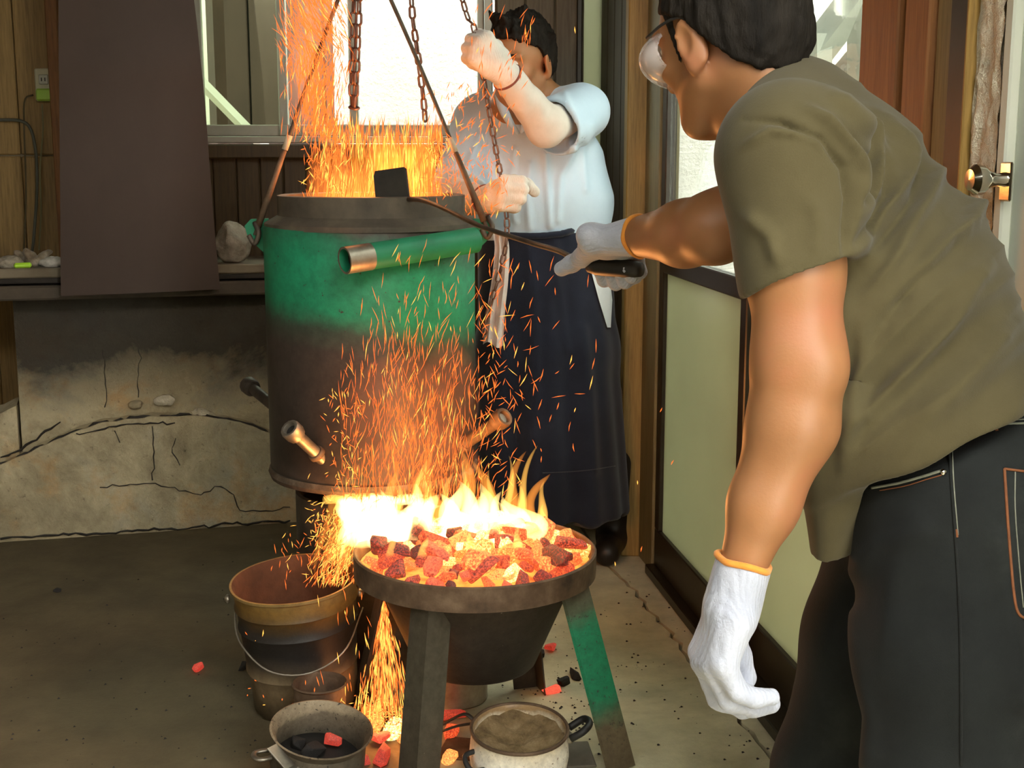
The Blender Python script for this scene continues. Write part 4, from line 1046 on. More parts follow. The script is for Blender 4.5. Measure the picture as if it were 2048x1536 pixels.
# ---- hoist gear
apex = at(724, -146, DY)
hook = thing('hoist_hook', 'steel hoist hook above the furnace drum', 'hook', (apex[0], apex[1], apex[2]))
MB().tube(spline([apex + A(0, 0, 0.10), apex + A(0.0, 0, 0.06), apex + A(-0.035, 0, 0.03), apex + A(-0.03, 0, -0.015), apex + A(0.005, 0, -0.03), apex + A(0.035, 0, -0.005)], 24), [0.014] * 18 + [0.012, 0.011, 0.010, 0.009, 0.007, 0.004], 10).obj('hook_body', M['steel_dark'], hook, smooth=True)
MB().tube([apex + A(0, 0, 0.10), A(apex[0], apex[1], 2.60)], 0.008, 8).obj('shank', M['steel_dark'], hook, smooth=True)
def sling(name, label, lug, tag_px, bend):
    t = thing(name, label, 'sling', lug)
    pts = [apex + A(0, 0, -0.02), bend, lug]
    MB().tube(spline(pts, 60), 0.0048, 8).obj('cable_leg', M['rope'], t, smooth=True)
    c = tag_px; d = unit(lug - apex); MB().tube([c - d * 0.018, c + d * 0.018], 0.0075, 10).obj('tape_wrap', M['tape'], t, smooth=True)
    a = c + d * 0.02; MB().tube([a, lug + d * -0.02], [0.0062, 0.0085], 8).obj('rod_end', M['steel_rust'], t, smooth=True)
    MB().tube(spline([lug + A(0, 0, 0.03), lug + A(0.012, -0.012, 0.005), lug + A(0, -0.010, -0.02), lug + A(-0.014, -0.006, 0.0)], 16), 0.006, 8).obj('sling_hook', M['steel_dark'], t, smooth=True)
def on_line(a, b, v):
    lo_, hi_ = 0.0, 1.0
    for _ in range(40):
        m_ = (lo_ + hi_) / 2; p = a + (b - a) * m_
        vv = 768 - FPX * (p[1] * SP + (p[2] - CAMZ) * CP) / (p[1] * CP - (p[2] - CAMZ) * SP)
        if vv < v: lo_ = m_
        else: hi_ = m_
    return a + (b - a) * lo_
lugL, lugR = at(510, 470, DY - 0.02), at(975, 458, DY - 0.02)
for nm, lb, lg, v in (('cable_sling', 'dark cable sling from the hook to the lug near the stone', lugL, 285), ('cable_sling', 'dark cable sling from the hook to the lug beside the man in the apron', lugR, 290)):
    sling(nm, lb, lg, on_line(apex, lg, v), on_line(apex, lg, 120))
# chains
def link_data(L=0.027, W=0.016, r=0.0024):
    pts = []; n_ = 18
    for i in range(n_):
        a = i * 2 * math.pi / n_
        pts.append(((W / 2 - r) * math.cos(a), 0, (L / 2 - W / 2) * (1 if math.sin(a) >= 0 else -1) + (W / 2 - r) * math.sin(a)))
    pts.append(pts[0]); pts.append(pts[1])
    b = MB().tube(pts, r, 6, caps=False)
    me = bpy.data.meshes.new('link'); me.from_pydata(b.v[0].tolist(), [], b.f); me.update()
    me.polygons.foreach_set('use_smooth', [True] * len(me.polygons)); me.materials.append(M['chain']); return me
LINK = link_data()
def chain(label, pts, pitch=0.0215, scale=1.33, mesh_=None):
    P = spline(pts, 400); s = np.concatenate([[0], np.cumsum(np.linalg.norm(np.diff(P, axis=0), axis=1))])
    root = thing('chain', label, 'chain', P[-1]); n_ = int(s[-1] / (pitch * scale))
    for i in range(n_):
        d0, d1 = (i) * pitch * scale, (i + 1) * pitch * scale
        a = A(*[np.interp(d0, s, P[:, k]) for k in range(3)]); b = A(*[np.interp(d1, s, P[:, k]) for k in range(3)])
        o = bpy.data.objects.new('link', mesh_ or LINK); COL.objects.link(o); o.parent = root
        R = rot_to(b - a, (math.pi / 2 if i % 2 else 0) + 0.5 + rng.normal(0, 0.12))
        o.rotation_euler = Matrix(R.tolist()).to_euler(); o.scale = (scale,) * 3
        o.location = (a + b) / 2 - WLOC[root]
    return root
chA = 3.30
chain('doubled steel chain hanging in front of the bright window pane', [at(722, -420, chA), at(720, -100, chA), at(717, 60, chA), at(713, 150, chA), at(711, 205, chA), at(709, 226, chA), at(705, 205, chA + .008), at(704, 150, chA + .008), at(706, 60, chA + .008), at(712, -100, chA + 0.008), at(718, -420, chA + 0.008)])
chain('single steel chain hanging straight down before the white window pane', [at(812, -420, 3.4), at(822, -20, 3.4), at(833, 90, 3.4), at(846, 190, 3.4), at(852, 262, 3.4)])
CHC = [at(820, -420, 3.47), at(925, 0, 3.47), at(945, 45, 3.46), at(958, 100, 3.45), at(970, 170, 3.45), at(985, 260, 3.45), at(1000, 345, 3.45), at(1008, 395, 3.45), at(1014, 440, 3.45), at(1012, 490, 3.44), at(996, 560, 3.43), at(975, 630, 3.43), at(966, 685, 3.43)]
chain('steel chain hauled by both gloved hands of the man in the apron', CHC, scale=1.12)
# end hook on the single chain
c = at(853, 268, 3.4)
# ------------------------------------------------------------------ charcoal, flames, sparks
import bmesh
def lump_mesh(seed, r=1.0, elong=1.5):
    r_ = np.random.default_rng(seed); bm = bmesh.new()
    n_ = 17
    d = r_.normal(size=(n_, 3)); d /= np.linalg.norm(d, axis=1, keepdims=True)
    p = np.sign(d) * np.abs(d) ** 0.7 * A(elong, 0.95, 0.8) * r_.uniform(0.72, 1.0, (n_, 1)) * 0.5
    for q in p: bm.verts.new(q)
    res = bmesh.ops.convex_hull(bm, input=bm.verts)
    bmesh.ops.delete(bm, geom=[v for v in bm.verts if not v.link_faces], context='VERTS')
    bmesh.ops.bevel(bm, geom=bm.edges[:], offset=0.03, segments=1, affect='EDGES', clamp_overlap=True)
    me = bpy.data.meshes.new('charcoal_lump'); bm.to_mesh(me); bm.free()
    return me
E_HOT = ember_mat('ember_hot', [(0.28, (0.65, 0.10, 0.015)), (0.42, (0.85, 0.26, 0.04)), (0.56, (1.0, 0.60, 0.16)), (0.7, (1.0, 0.9, 0.5))], 1.15, 12, (0.05, 0.04, 0.035))
E_MID = ember_mat('ember_orange', [(0.30, (0.22, 0.010, 0.003)), (0.42, (0.55, 0.050, 0.012)), (0.56, (0.72, 0.13, 0.030)), (0.72, (1.0, 0.42, 0.09))], 1.0, 13, (0.06, 0.04, 0.035))
E_COOL = ember_mat('ember_ashy', [(0.34, (0.03, 0.003, 0.002)), (0.46, (0.22, 0.016, 0.006)), (0.60, (0.58, 0.062, 0.022)), (0.78, (0.75, 0.15, 0.05))], 1.0, 12, (0.07, 0.055, 0.055))
E_RED = ember_mat('ember_red', [(0.30, (0.12, 0.006, 0.003)), (0.5, (0.48, 0.03, 0.016)), (0.7, (0.65, 0.09, 0.045))], 1.0, 16, (0.12, 0.07, 0.06))
LUMPS = {}
def lump(k, mat_):
    key = (k, mat_.name)
    if key not in LUMPS:
        me = lump_mesh(100 + k, elong=(1.25, 1.6, 1.4, 1.9, 1.3, 1.5, 2.1, 1.2)[k]); me.materials.append(mat_); LUMPS[key] = me
    return LUMPS[key]
def put_lump(name, k, mat_, loc, size, rot, label, group=None):
    o = bpy.data.objects.new(name, lump(k, mat_)); COL.objects.link(o)
    o.location = loc; o.scale = (size,) * 3; o.rotation_euler = rot
    return tag(o, label, 'charcoal', group)
def coal_label(mt, x, y, big=False):
    look = {E_HOT.name: 'yellow', E_MID.name: 'orange', E_COOL.name: 'dull red'}[mt.name]
    r_, a = math.hypot(x, y), math.degrees(math.atan2(y, x))
    if r_ < 0.10: place = 'on the crown of the pan heap'
    else:
        side = 'above the green leg' if -60 < a <= 10 else ('above the front leg' if -150 < a <= -60 else ('facing the pail' if a > 125 or a <= -150 else 'facing the navy apron' if a <= 60 else 'under the furnace drum'))
        place = ('against the pan rim ' if r_ > 0.18 else 'on the heap slope ') + side
    return ('large ' if big else '') + look + ' glowing charcoal lump ' + place
placed = []
tries = 0
while len(placed) < 128 and tries < 6000:
    tries += 1
    r_ = 0.226 * math.sqrt(rng.random()); a = rng.random() * 2 * math.pi
    x, y = r_ * math.cos(a), r_ * math.sin(a); sz = rng.uniform(0.026, 0.058)
    if all((x - q[0]) ** 2 + (y - q[1]) ** 2 > (0.30 * (sz + q[2])) ** 2 for q in placed):
        placed.append((x, y, sz))
for i, (x, y, sz) in enumerate(placed):
    r_ = math.hypot(x, y); heap = 0.058 * max(0.0, 1 - (r_ / 0.235) ** 2) + 0.012 * mnoise.noise(Vector((x * 14, y * 14, 4)))
    t = r_ / 0.23 + rng.normal(0, 0.22) - (0.25 if y > 0.02 else 0)
    mt = E_HOT if t < 0.62 else (E_MID if t < 0.95 else E_COOL)
    if rng.random() < 0.13: mt = E_COOL
    put_lump('charcoal_lump', i % 8, mt, (PX + x, PY + y, PZ - 0.030 + heap + sz * 0.28), sz, tuple(rng.uniform(-0.6, 0.6, 2)) + (rng.uniform(0, 6.3),), coal_label(mt, x, y), 'glowing charcoal in the fire pan')
# an extra scatter of larger lumps on top of the heap
for i, (u, v, Y, sz, mt) in enumerate([(800, 1100, 2.56, .055, E_COOL), (835, 1062, 2.66, .06, E_COOL), (1075, 1075, 2.68, .065, E_MID), (1140, 1090, 2.63, .05, E_COOL), (960, 1122, 2.50, .065, E_MID), (1010, 1085, 2.6, .055, E_COOL), (880, 1100, 2.55, .05, E_MID), (748, 1090, 2.62, .055, E_COOL), (1050, 1110, 2.53, .05, E_MID), (920, 1080, 2.6, .05, E_MID), (1110, 1110, 2.55, .055, E_COOL), (770, 1125, 2.53, .045, E_MID), (865, 1130, 2.49, .045, E_COOL)]):
    p_ = at(u, v, Y); rr_ = math.hypot(p_[0] - PX, p_[1] - PY); k_ = min(1.0, 0.205 / max(rr_, 1e-6)); p_ = A(PX + (p_[0] - PX) * k_, PY + (p_[1] - PY) * k_, p_[2])
    put_lump('charcoal_lump', (i * 3) % 8, mt, p_, sz, (rng.uniform(-.5, .5), rng.uniform(-.5, .5), rng.uniform(0, 6)), coal_label(mt, *(at(u, v, Y)[:2] - A(PX, PY)), big=True), 'glowing charcoal in the fire pan')
# pieces fallen on the floor
fl = [(1101, 1294, .035, 0, E_RED, 'dark red charcoal lump on the floor behind the green leg'), (1105, 1378, .03, 6, E_RED, 'thin pink ember on the floor behind the enamel pot'),
      (397, 1334, .030, 3, E_RED, 'lone red ember on the dark floor beside the pail'), (905, 1432, .045, 1, E_RED, 'red ember on the floor behind the tongs'),
      (902, 1462, .04, 4, E_MID, 'orange ember on the floor below the tongs'), (900, 1512, .040, 2, E_MID, 'orange ember against the front leg of the fire pan'),
      (765, 1508, .045, 6, E_RED, 'long red ember on the floor in front of the glowing spill'), (722, 1520, .035, 3, E_RED, 'small red splinter of ember beside the dented pot'),
      (745, 1440, .07, 1, E_HOT, 'large yellow hot ember under the falling sparks beside the dented pot'), (790, 1455, .06, 2, E_HOT, 'bright ember at the foot of the spark shower, next to the front leg'),
      (770, 1420, .05, 5, E_MID, 'orange ember at the back of the glowing spill under the pan'), (815, 1475, .05, 7, E_MID, 'orange ember touching the front leg in the glowing spill'),
      (725, 1465, .04, 4, E_HOT, 'hot ember at the edge of the spill closest to the dented pot'), (760, 1475, .045, 0, E_RED, 'pinkish ember at the front edge of the glowing spill'),
      (1150, 1352, .012, 0, E_RED, 'tiny red ember among black crumbs behind the green leg')]
for u, v, sz, k, mt, lb in fl:
    put_lump('fallen_ember', k, mt, on_floor(u, v, sz * 0.32), sz, (rng.uniform(-.25, .25), rng.uniform(-.25, .25), rng.uniform(0, 6)), lb)
bl = [(1128, 1362, .035, 3, 'black charcoal piece on the floor between the enamel pot and the green leg'), (1150, 1348, .03, 6, 'flat black charcoal sliver beside the green leg'), (1080, 1306, .03, 2, 'black charcoal lump touching the dark red one'), (1440, 1374, .03, 1, 'black charcoal lump below the hanging white glove'), (115, 1180, .02, 2, 'small black crumb on the floor before the hearth'), (487, 1332, .03, 5, 'black lump on the floor against the pail'), (560, 1535, .03, 4, 'black crumb by the dented pot'), (1170, 1340, .015, 1, 'black chip of charcoal leaning to the green leg'), (780, 1432, .05, 6, 'half burnt stick on the glowing spill')]
for u, v, sz, k, lb in bl:
    put_lump('charcoal_piece', k, M['charcoal'], on_floor(u, v, sz * 0.30), sz, (rng.uniform(-.2, .2), rng.uniform(-.2, .2), rng.uniform(0, 6)), lb)
# what lies in the dented pot
c = A(lx, ly, 0.085)
put_lump('charcoal_piece', 2, M['charcoal'], c + A(0.005, -0.02, 0), .05, (.3, .2, 1), 'black charcoal lump lying in the dented pot')
put_lump('charcoal_piece', 5, M['charcoal'], c + A(-0.035, 0.012, -0.003), .045, (.3, .2, 2), 'smaller charcoal lump lying in the dented pot against its wall')
put_lump('fallen_ember', 4, E_RED, c + A(0.036, 0.0, 0.01), .035, (.2, .3, .4), 'square red ember lying in the dented pot')
crumbs = MB()
for _ in range(420):
    u, v = rng.uniform(1000, 1560), rng.uniform(1150, 1536)
    if rng.random() < 0.35: u, v = rng.normal(1120, 60), rng.normal(1400, 60)
    if rng.random() < 0.3: u, v = rng.uniform(0, 700), rng.uniform(1120, 1536)
    p = on_floor(u, v, 0.001); s = rng.uniform(0.001, 0.0045)
    if p[0] > 0.38 + (3.9 - p[1]) * 0.1417: continue
    crumbs.add(p + A(*([[0, 0, s]])) * 1.0 if False else np.array([p + A(s, 0, 0), p + A(-s * .6, s, 0), p + A(-s * .5, -s * .9, 0), p + A(0, 0, s * .8)]), [(0, 1, 3), (1, 2, 3), (2, 0, 3), (0, 2, 1)])
tag(crumbs.obj('charcoal_crumbs', M['charcoal'], origin=on_floor(1100, 1400)), 'fine black charcoal crumbs scattered over the concrete floor', 'crumbs', kind='stuff')

# ---- flames
U0 = rng.uniform
F_WHITE = flame_mat('flame_core', (1.0, 0.66, 0.22), 36, 0.05)
F_YEL = flame_mat('flame_yellow', (1.0, 0.50, 0.09), 24, 0.03)
F_OR = flame_mat('flame_orange', (1.0, 0.33, 0.045), 15, 0.02)
F_DIM = flame_mat('flame_dim', (1.0, 0.22, 0.03), 2.2, 0.004)
F_HAZE = flame_mat('flame_haze', (1.0, 0.25, 0.09), 1.1, 0.001)
def tongue(parent, mat_, p0, p1, w, lean=0.0, fat=0.35, n=14, wig=0.25, flat=0.7, foot=None):
    """a tongue of flame from p0 (foot) to p1 (tip)"""
    p0, p1 = np.asarray(p0, float), np.asarray(p1, float); L = np.linalg.norm(p1 - p0); d = (p1 - p0) / L
    sx = unit(np.cross(d, A(0.3, 1, 0.1))); ph = rng.uniform(0, 6.3)
    pts, rad = [], []
    for i in range(n):
        t = i / (n - 1)
        sway = w * wig * math.sin(ph + t * 4.2) * t
        pts.append(p0 + d * L * t + sx * (sway + lean * t * t) + A(0, w * 0.3 * math.sin(ph * 2 + t * 3), 0) * t)
        if foot is None: pr = min(1.0, (t / fat) ** 0.55 if t < fat else 1.0) * (1 - max(0, (t - fat) / (1 - fat)) ** 1.35)
        else: pr = (foot + (1 - foot) * min(1, t / fat)) * (1 - t) ** 0.8 * (1 + 0.5 * t)
        rad.append(max(0.0008, w * 0.5 * pr * (1 + 0.14 * math.sin(9 * t + ph))))
    o = MB().tube(pts, rad, 12, flat=flat).obj('flame', mat_, parent, smooth=True)
    return o
pf = thing('pan_fire', 'yellow and white flames licking up from the charcoal heap in the fire pan', 'flames', (PX, PY, PZ))
# a broad bright body just over the coals, split into many tongues of unequal height
for k in range(22):
    u = 715 + 345 * (k + rng.random()) / 22; h = 1000 - 38 * rng.random() - 30 * math.sin((u - 715) / 345 * 3.14)
    tongue(pf, F_WHITE, at(u, 1088 - 12 * rng.random(), 2.68 + U0(-.05, .05)), at(u + U0(-22, 22), h + 26, 2.70 + U0(-.04, .05)), U0(.05, .085), foot=0.9, wig=0.35)
for (u0, u1, v1, w, mt) in [(732, 722, 1010, .040, F_YEL), (775, 790, 962, .042, F_YEL), (812, 800, 985, .034, F_YEL), (836, 846, 938, .040, F_YEL), (868, 858, 970, .034, F_YEL), (895, 905, 945, .040, F_YEL), (925, 944, 918, .038, F_YEL), (955, 950, 965, .036, F_YEL), (985, 992, 940, .036, F_YEL), (1010, 1014, 912, .032, F_YEL), (1032, 1074, 893, .034, F_YEL), (1046, 1030, 960, .03, F_YEL), (1068, 1104, 965, .040, F_YEL), (1088, 1098, 1010, .034, F_YEL),
                        (790, 775, 930, .05, F_OR), (850, 835, 905, .06, F_OR), (915, 930, 895, .06, F_OR), (975, 960, 915, .055, F_OR), (1022, 1050, 905, .05, F_OR), (1060, 1080, 945, .05, F_OR), (890, 870, 930, .07, F_OR)]:
    Y = 2.74 + U0(-.02, .06) + (0.03 if mt is F_OR else 0)
    tongue(pf, mt, at(u0, 1075, Y), at(u1, v1, Y), w, foot=0.85, wig=0.55, fat=0.45, n=20)
for (u, v, w) in ((845, 1118, .03), (890, 1128, .035), (1000, 1120, .026), (1035, 1100, .03), (780, 1110, .026), (940, 1110, .03)): tongue(pf, F_YEL, at(u, v, 2.54), at(u + 4, v - 48, 2.54), w, foot=0.9)
for (u, v, Y, rx, ry, rz_) in [(850, 940, 2.80, .13, .05, .11), (800, 850, 2.84, .14, .035, .17), (900, 800, 2.84, .07, .03, .15)]:
    s = SDF(0.018).ell(at(u, v, Y), (rx, ry, rz_)); sdf_obj('hot_haze', s, F_HAZE, pf)
po = thing('pouring_fire', 'bright fire pouring from under the furnace drum down into the pail', 'flames', at(700, 1000, 2.92))
for k in range(20):
    t = rng.random(); u0 = 668 + 125 * t; u1 = 640 + 90 * t + U0(-12, 12)
    tongue(po, F_WHITE if t > 0.55 else (F_YEL if t > 0.2 else F_OR), at(u0, 990, 2.90 + U0(-.02, .03)), at(u1, 1172 - 60 * t + U0(-20, 6), 2.84 + U0(-.02, .02)), U0(.022, .042), fat=0.35, foot=0.8, wig=0.6, n=18)
for k in range(7):
    u = 650 + 26 * k; tongue(po, F_YEL if k < 3 else F_WHITE, at(u, 1000, 2.89), at(u + 75, 996 + U0(-4, 10), 2.87), U0(.03, .045), foot=0.6)
for k in range(9):
    u = U0(690, 800); tongue(po, F_WHITE, at(u, 1000, 2.86), at(u + U0(-20, 30), 1075 + U0(-20, 10), 2.80), U0(.035, .06), foot=0.8, wig=0.4)
df = thing('drum_fire', 'tall orange fire column rising out of the furnace drum mouth', 'flames', (DX, DY, DZ + 0.6))
for k in range(26):
    u = 640 + 245 * rng.random(); Y = DY + rng.uniform(-0.12, 0.10); h = rng.uniform(235, 330)
    hot = 735 < u < 860
    tongue(df, F_DIM, at(u, 470, Y), at(u - rng.uniform(-5, 40), h, Y), rng.uniform(.07, .14) * (1.2 if hot else 1.0), fat=0.3, wig=0.12)
for k in range(8):
    u = 725 + 120 * rng.random(); Y = DY + rng.uniform(-0.1, 0.1)
    tongue(df, flame_mat('flame_column', (1.0, 0.30, 0.03), 4.2, 0.006) if k == 0 else bpy.data.materials['flame_column'], at(u, 470, Y), at(u + rng.uniform(-15, 15), rng.uniform(250, 275), Y), rng.uniform(.07, .12), fat=0.75, wig=0.1)
for k in range(16):
    u = rng.normal(632, 28); v = rng.uniform(30, 240); Y = DY + rng.uniform(-.08, .1)
    tongue(df, F_HAZE if k % 2 else F_DIM, at(u + 15, v + 100, Y), at(u - 15, v - 130, Y), rng.uniform(.06, .11) * (1 if k % 2 else .5), fat=0.5, wig=0.3)
def fire_light(name, loc, watt, rad, col=(1.0, 0.36, 0.10)):
    l = bpy.data.lights.new(name, 'POINT'); l.energy = watt; l.shadow_soft_size = rad; l.color = col
    o = bpy.data.objects.new(name, l); COL.objects.link(o); o.location = loc; return o
fire_light('pan_fire_light', (PX - 0.02, PY + 0.03, PZ + 0.17), 7.0, 0.09)
fire_light('pour_fire_light', at(690, 1050, 2.84), 1.6, 0.05)
fire_light('drum_fire_light', (DX, DY, DZ + 0.78), 5.0, 0.08)
fire_light('spill_light', on_floor(765, 1435, 0.06), 0.7, 0.03)

# ---- sparks: trails of light in the air, shaped as long glowing slivers
SP_A = glow_mat('spark_orange', (1.0, 0.175, 0.028), 0.95)
SP_B = glow_mat('spark_yellow', (1.0, 0.42, 0.07), 1.3)
def sparks(name, label, items, org):
    V, F, mi = [], [], []; n = 0
    for (p, d, L, r, hot) in items:
        d = unit(d); a = unit(np.cross(d, A(0.2, 1, 0.35))); b = np.cross(d, a)
        bend = a * L * rng.normal(0, 0.03)
        V += [p - d * L / 2, p + a * r + bend, p + b * r + bend, p - a * r + bend, p - b * r + bend, p + d * L / 2]
        F += [(n, n + 2, n + 1), (n, n + 3, n + 2), (n, n + 4, n + 3), (n, n + 1, n + 4), (n + 5, n + 1, n + 2), (n + 5, n + 2, n + 3), (n + 5, n + 3, n + 4), (n + 5, n + 4, n + 1)]
        mi += [1 if hot else 0] * 8; n += 6
    o = mesh(name, V, F, SP_A, origin=org); o.data.materials.append(SP_B)
    o.data.polygons.foreach_set('material_index', mi)
    return tag(o, label, 'sparks', kind='stuff')
def spk(u, v, Y, ang, Lpx, rpx=1.3, hot=0.15):
    """ang: tilt from vertical in degrees, + leans to the right"""
    s = Y / FPX; a = math.radians(ang)
    return (at(u, v, Y), A(math.sin(a), rng.normal(0, 0.12), math.cos(a)), 1.25 * Lpx * s, 0.78 * rpx * s, rng.random() < hot)
G = rng.normal; U = rng.uniform
it = []
for _ in range(1000):
    u = U(622, 885); v = 412 - 165 * rng.random() ** 0.9
    if u < 650 and rng.random() < 0.5: continue
    it.append(spk(u, v, DY + U(-.17, .15), G(3, 6) - (u - 755) * 0.02, U(14, 52), U(.7, 1.5), 0.22))
for _ in range(130): it.append(spk(U(600, 700), U(262, 400), DY + U(-.2, .1), G(0, 35), U(8, 22), U(.9, 1.7), 0.3))
for _ in range(130): it.append(spk(U(845, 905), U(270, 415), DY + U(-.2, .1), G(0, 50), U(7, 20), U(.8, 1.4), 0.3))
sparks('spark_column', 'dense upright column of orange sparks above the furnace drum mouth', it, (DX, DY, DZ + .65))
it = []
for _ in range(1150):
    v = U(-20, 268); c = 632 - 6 * math.sin(v / 60.0); w = 33 + 8 * math.sin(v / 45.0)
    u = G(c, w)
    if not 552 < u < 700: continue
    ang = G(8, 14) if v > 110 else G(-24, 16)
    it.append(spk(u, v, DY + U(-.15, .15), ang, U(12, 42), U(.7, 1.5), 0.06))
sparks('spark_plume', 'swirling plume of orange sparks rising past the window', it, at(632, 260, DY))
it = []
for _ in range(1150):
    v = 1000 - 400 * abs(G(0, 0.45))
    if v < 560: continue
    k = (v - 560) / 440
    u = G(830 + 10 * k, 75) if rng.random() < 0.75 else U(680, 960)
    if u < 655 + (60 if v < 700 else 20) or u > 965: continue
    it.append(spk(u, v, 2.82 + U(-.07, .05), G(4, 13) + (u - 820) * 0.04, U(10, 46) * (0.75 + 0.4 * k), U(.6, 1.25), 0.12))
for _ in range(110): it.append(spk(G(690, 25), U(780, 1000), 2.82 + U(-.05, .05), G(0, 50), U(6, 16), U(.9, 1.6), 0.4))
for _ in range(25): it.append(spk(U(790, 950), U(480, 640), 2.80 + U(-.05, .05), G(15, 15), U(14, 34), U(.7, 1.2), 0.2))
sparks('spark_fountain', 'fountain of fine orange sparks in front of the furnace drum', it, at(830, 1000, 2.82))
it = []
for _ in range(190): it.append(spk(955 + abs(G(0, 55)), U(520, 1000), 2.95 + U(-.1, .1), G(12, 32), U(9, 30), U(.9, 1.6), 0.25))
for _ in range(28): it.append(spk(U(980, 1200), U(560, 900), 3.0 + U(-.1, .1), G(20, 25), U(10, 26), U(1, 1.6), 0.2))
for (u, v) in ((1322, 820), (1345, 925), (1275, 965), (1283, 1098), (1230, 1128), (1150, 60), (1082, 900), (1150, 820)): it.append(spk(u, v, 3.0, G(10, 20), U(6, 12), 1.5, 0.5))
sparks('flying_sparks', 'loose orange sparks flying between the furnace drum and the navy apron', it, at(1000, 900, 2.95))
it = []
for _ in range(230):
    v = U(170, 430); u = 935 + (v - 170) * 0.12 + G(0, 40)
    it.append(spk(u, v, 3.32 + U(-.1, .08), G(18, 32), U(7, 22), U(.9, 1.5), 0.1))
for _ in range(45): it.append(spk(U(940, 1075), U(15, 170), 3.32 + U(-.1, .08), G(10, 22), U(10, 26), U(.9, 1.5), 0.1))
sparks('chain_sparks', 'small orange sparks drifting across the blue shirt and the hauled chain', it, at(980, 400, 3.32))
it = []
for _ in range(650):
    t = rng.random(); u = 715 - 55 * t + G(0, 26 - 6 * t); v = 992 + 175 * t
    it.append(spk(u, v, 2.90 - .07 * t + U(-.03, .02), G(22, 18), U(8, 28), U(.8, 1.5), 0.5))
for _ in range(170): it.append(spk(G(655, 22), G(1060, 40), 2.88 + U(-.05, .03), U(0, 180), U(5, 14), U(.9, 1.5), 0.55))
for _ in range(45): it.append(spk(U(540, 690), U(1060, 1180), 2.80 + U(-.03, .03), G(0, 25), U(6, 22), U(.8, 1.4), 0.2))
sparks('pouring_sparks', 'dense yellow sparks tumbling from the furnace stand into the pail', it, at(690, 1000, 2.88))
it = []
for _ in range(560):
    t = rng.random() ** 0.75; w = G(0, 0.42)
    if abs(w) > 1.05: continue
    u = 768 + 66 * t * w; v = 1192 + 245 * t
    it.append(spk(u, v, 2.665 + U(-.05, .05), -w * 12 + G(0, 2), U(16, 50) * (0.5 + 0.6 * t), U(1.0, 1.9), 0.42))
for _ in range(60): it.append(spk(G(715, 45), U(1150, 1420), 2.64 + U(-.03, .03), G(-4, 9), U(8, 30), U(1, 1.8), 0.35))
for _ in range(260): it.append(spk(G(770, 42), 1440 + G(0, 26), 2.64 + U(-.05, .05), U(0, 180), U(4, 14), U(1, 1.8), 0.6))
for _ in range(30): it.append(spk(U(490, 600), U(1240, 1500), 2.7, U(0, 180), U(4, 8), 1.6, 0.3))
sparks('falling_sparks', 'narrow cone of yellow sparks falling under the fire pan to the floor', it, at(768, 1440, 2.66))
# ------------------------------------------------------------------ people
from mathutils.bvhtree import BVHTree
def to_px(P):
    d = np.asarray(P, float) - A(0, 0, CAMZ)
    dep = d[:, 1] * CP - d[:, 2] * SP
    return np.stack([1024 + FPX * d[:, 0] / dep, 768 - FPX * (d[:, 1] * SP + d[:, 2] * CP) / dep], 1)
def frame(fwd, up=(0, 0, 1)):
    f = unit(fwd); r = unit(np.cross(f, up)); return np.stack([r, f, np.cross(r, f)], 1)      # columns: right, forward, up
def head(s, C, R, k=1.0):
    L = lambda x, y, z: C + R @ (A(x, y, z) * k)
    E = lambda c, r, kk=0.02, Rl=None: s.ell(L(*c), A(*r) * k, R if Rl is None else R @ Rl, kk)
    E((0, -0.012, 0.040), (0.076, 0.098, 0.086)); E((0, 0.030, 0.010), (0.068, 0.070, 0.075), 0.03)
    E((0, 0.038, -0.052), (0.056, 0.056, 0.055), 0.03); E((0, 0.072, -0.098), (0.026, 0.022, 0.018), 0.03)
    for sx in (-1, 1):
        s.cap(L(sx * 0.056, 0.010, -0.055), L(sx * 0.022, 0.066, -0.096), 0.018 * k, 0.016 * k, 0.025)      # jaw line
        E((sx * 0.045, 0.066, -0.022), (0.022, 0.020, 0.016), 0.02)                                         # cheek bone
        E((sx * 0.034, 0.083, 0.030), (0.026, 0.014, 0.010), 0.012)                                         # brow
        s.ell(L(sx * 0.031, 0.096, 0.012), A(0.017, 0.012, 0.011) * k, R, 0.010, 's')                       # eye socket
        ear = np.array(Matrix.Rotation(sx * -0.35, 3, 'Z') @ Matrix.Rotation(-0.18, 3, 'X'))
        E((sx * 0.083, -0.008, -0.014), (0.009, 0.021, 0.037), 0.006, ear)
        s.ell(L(sx * 0.0945, -0.003, -0.010), A(0.0085, 0.0125, 0.022) * k, R @ ear, 0.004, 's')
        E((sx * 0.080, -0.002, -0.044), (0.008, 0.009, 0.012), 0.008)
    s.cap(L(0, 0.096, 0.018), L(0, 0.116, -0.026), 0.009 * k, 0.013 * k, 0.010)                              # nose
    for sx in (-1, 1): E((sx * 0.012, 0.106, -0.030), (0.010, 0.010, 0.008), 0.006)
    E((0, 0.092, -0.056), (0.024, 0.012, 0.006), 0.006); E((0, 0.090, -0.067), (0.021, 0.012, 0.007), 0.006)  # lips
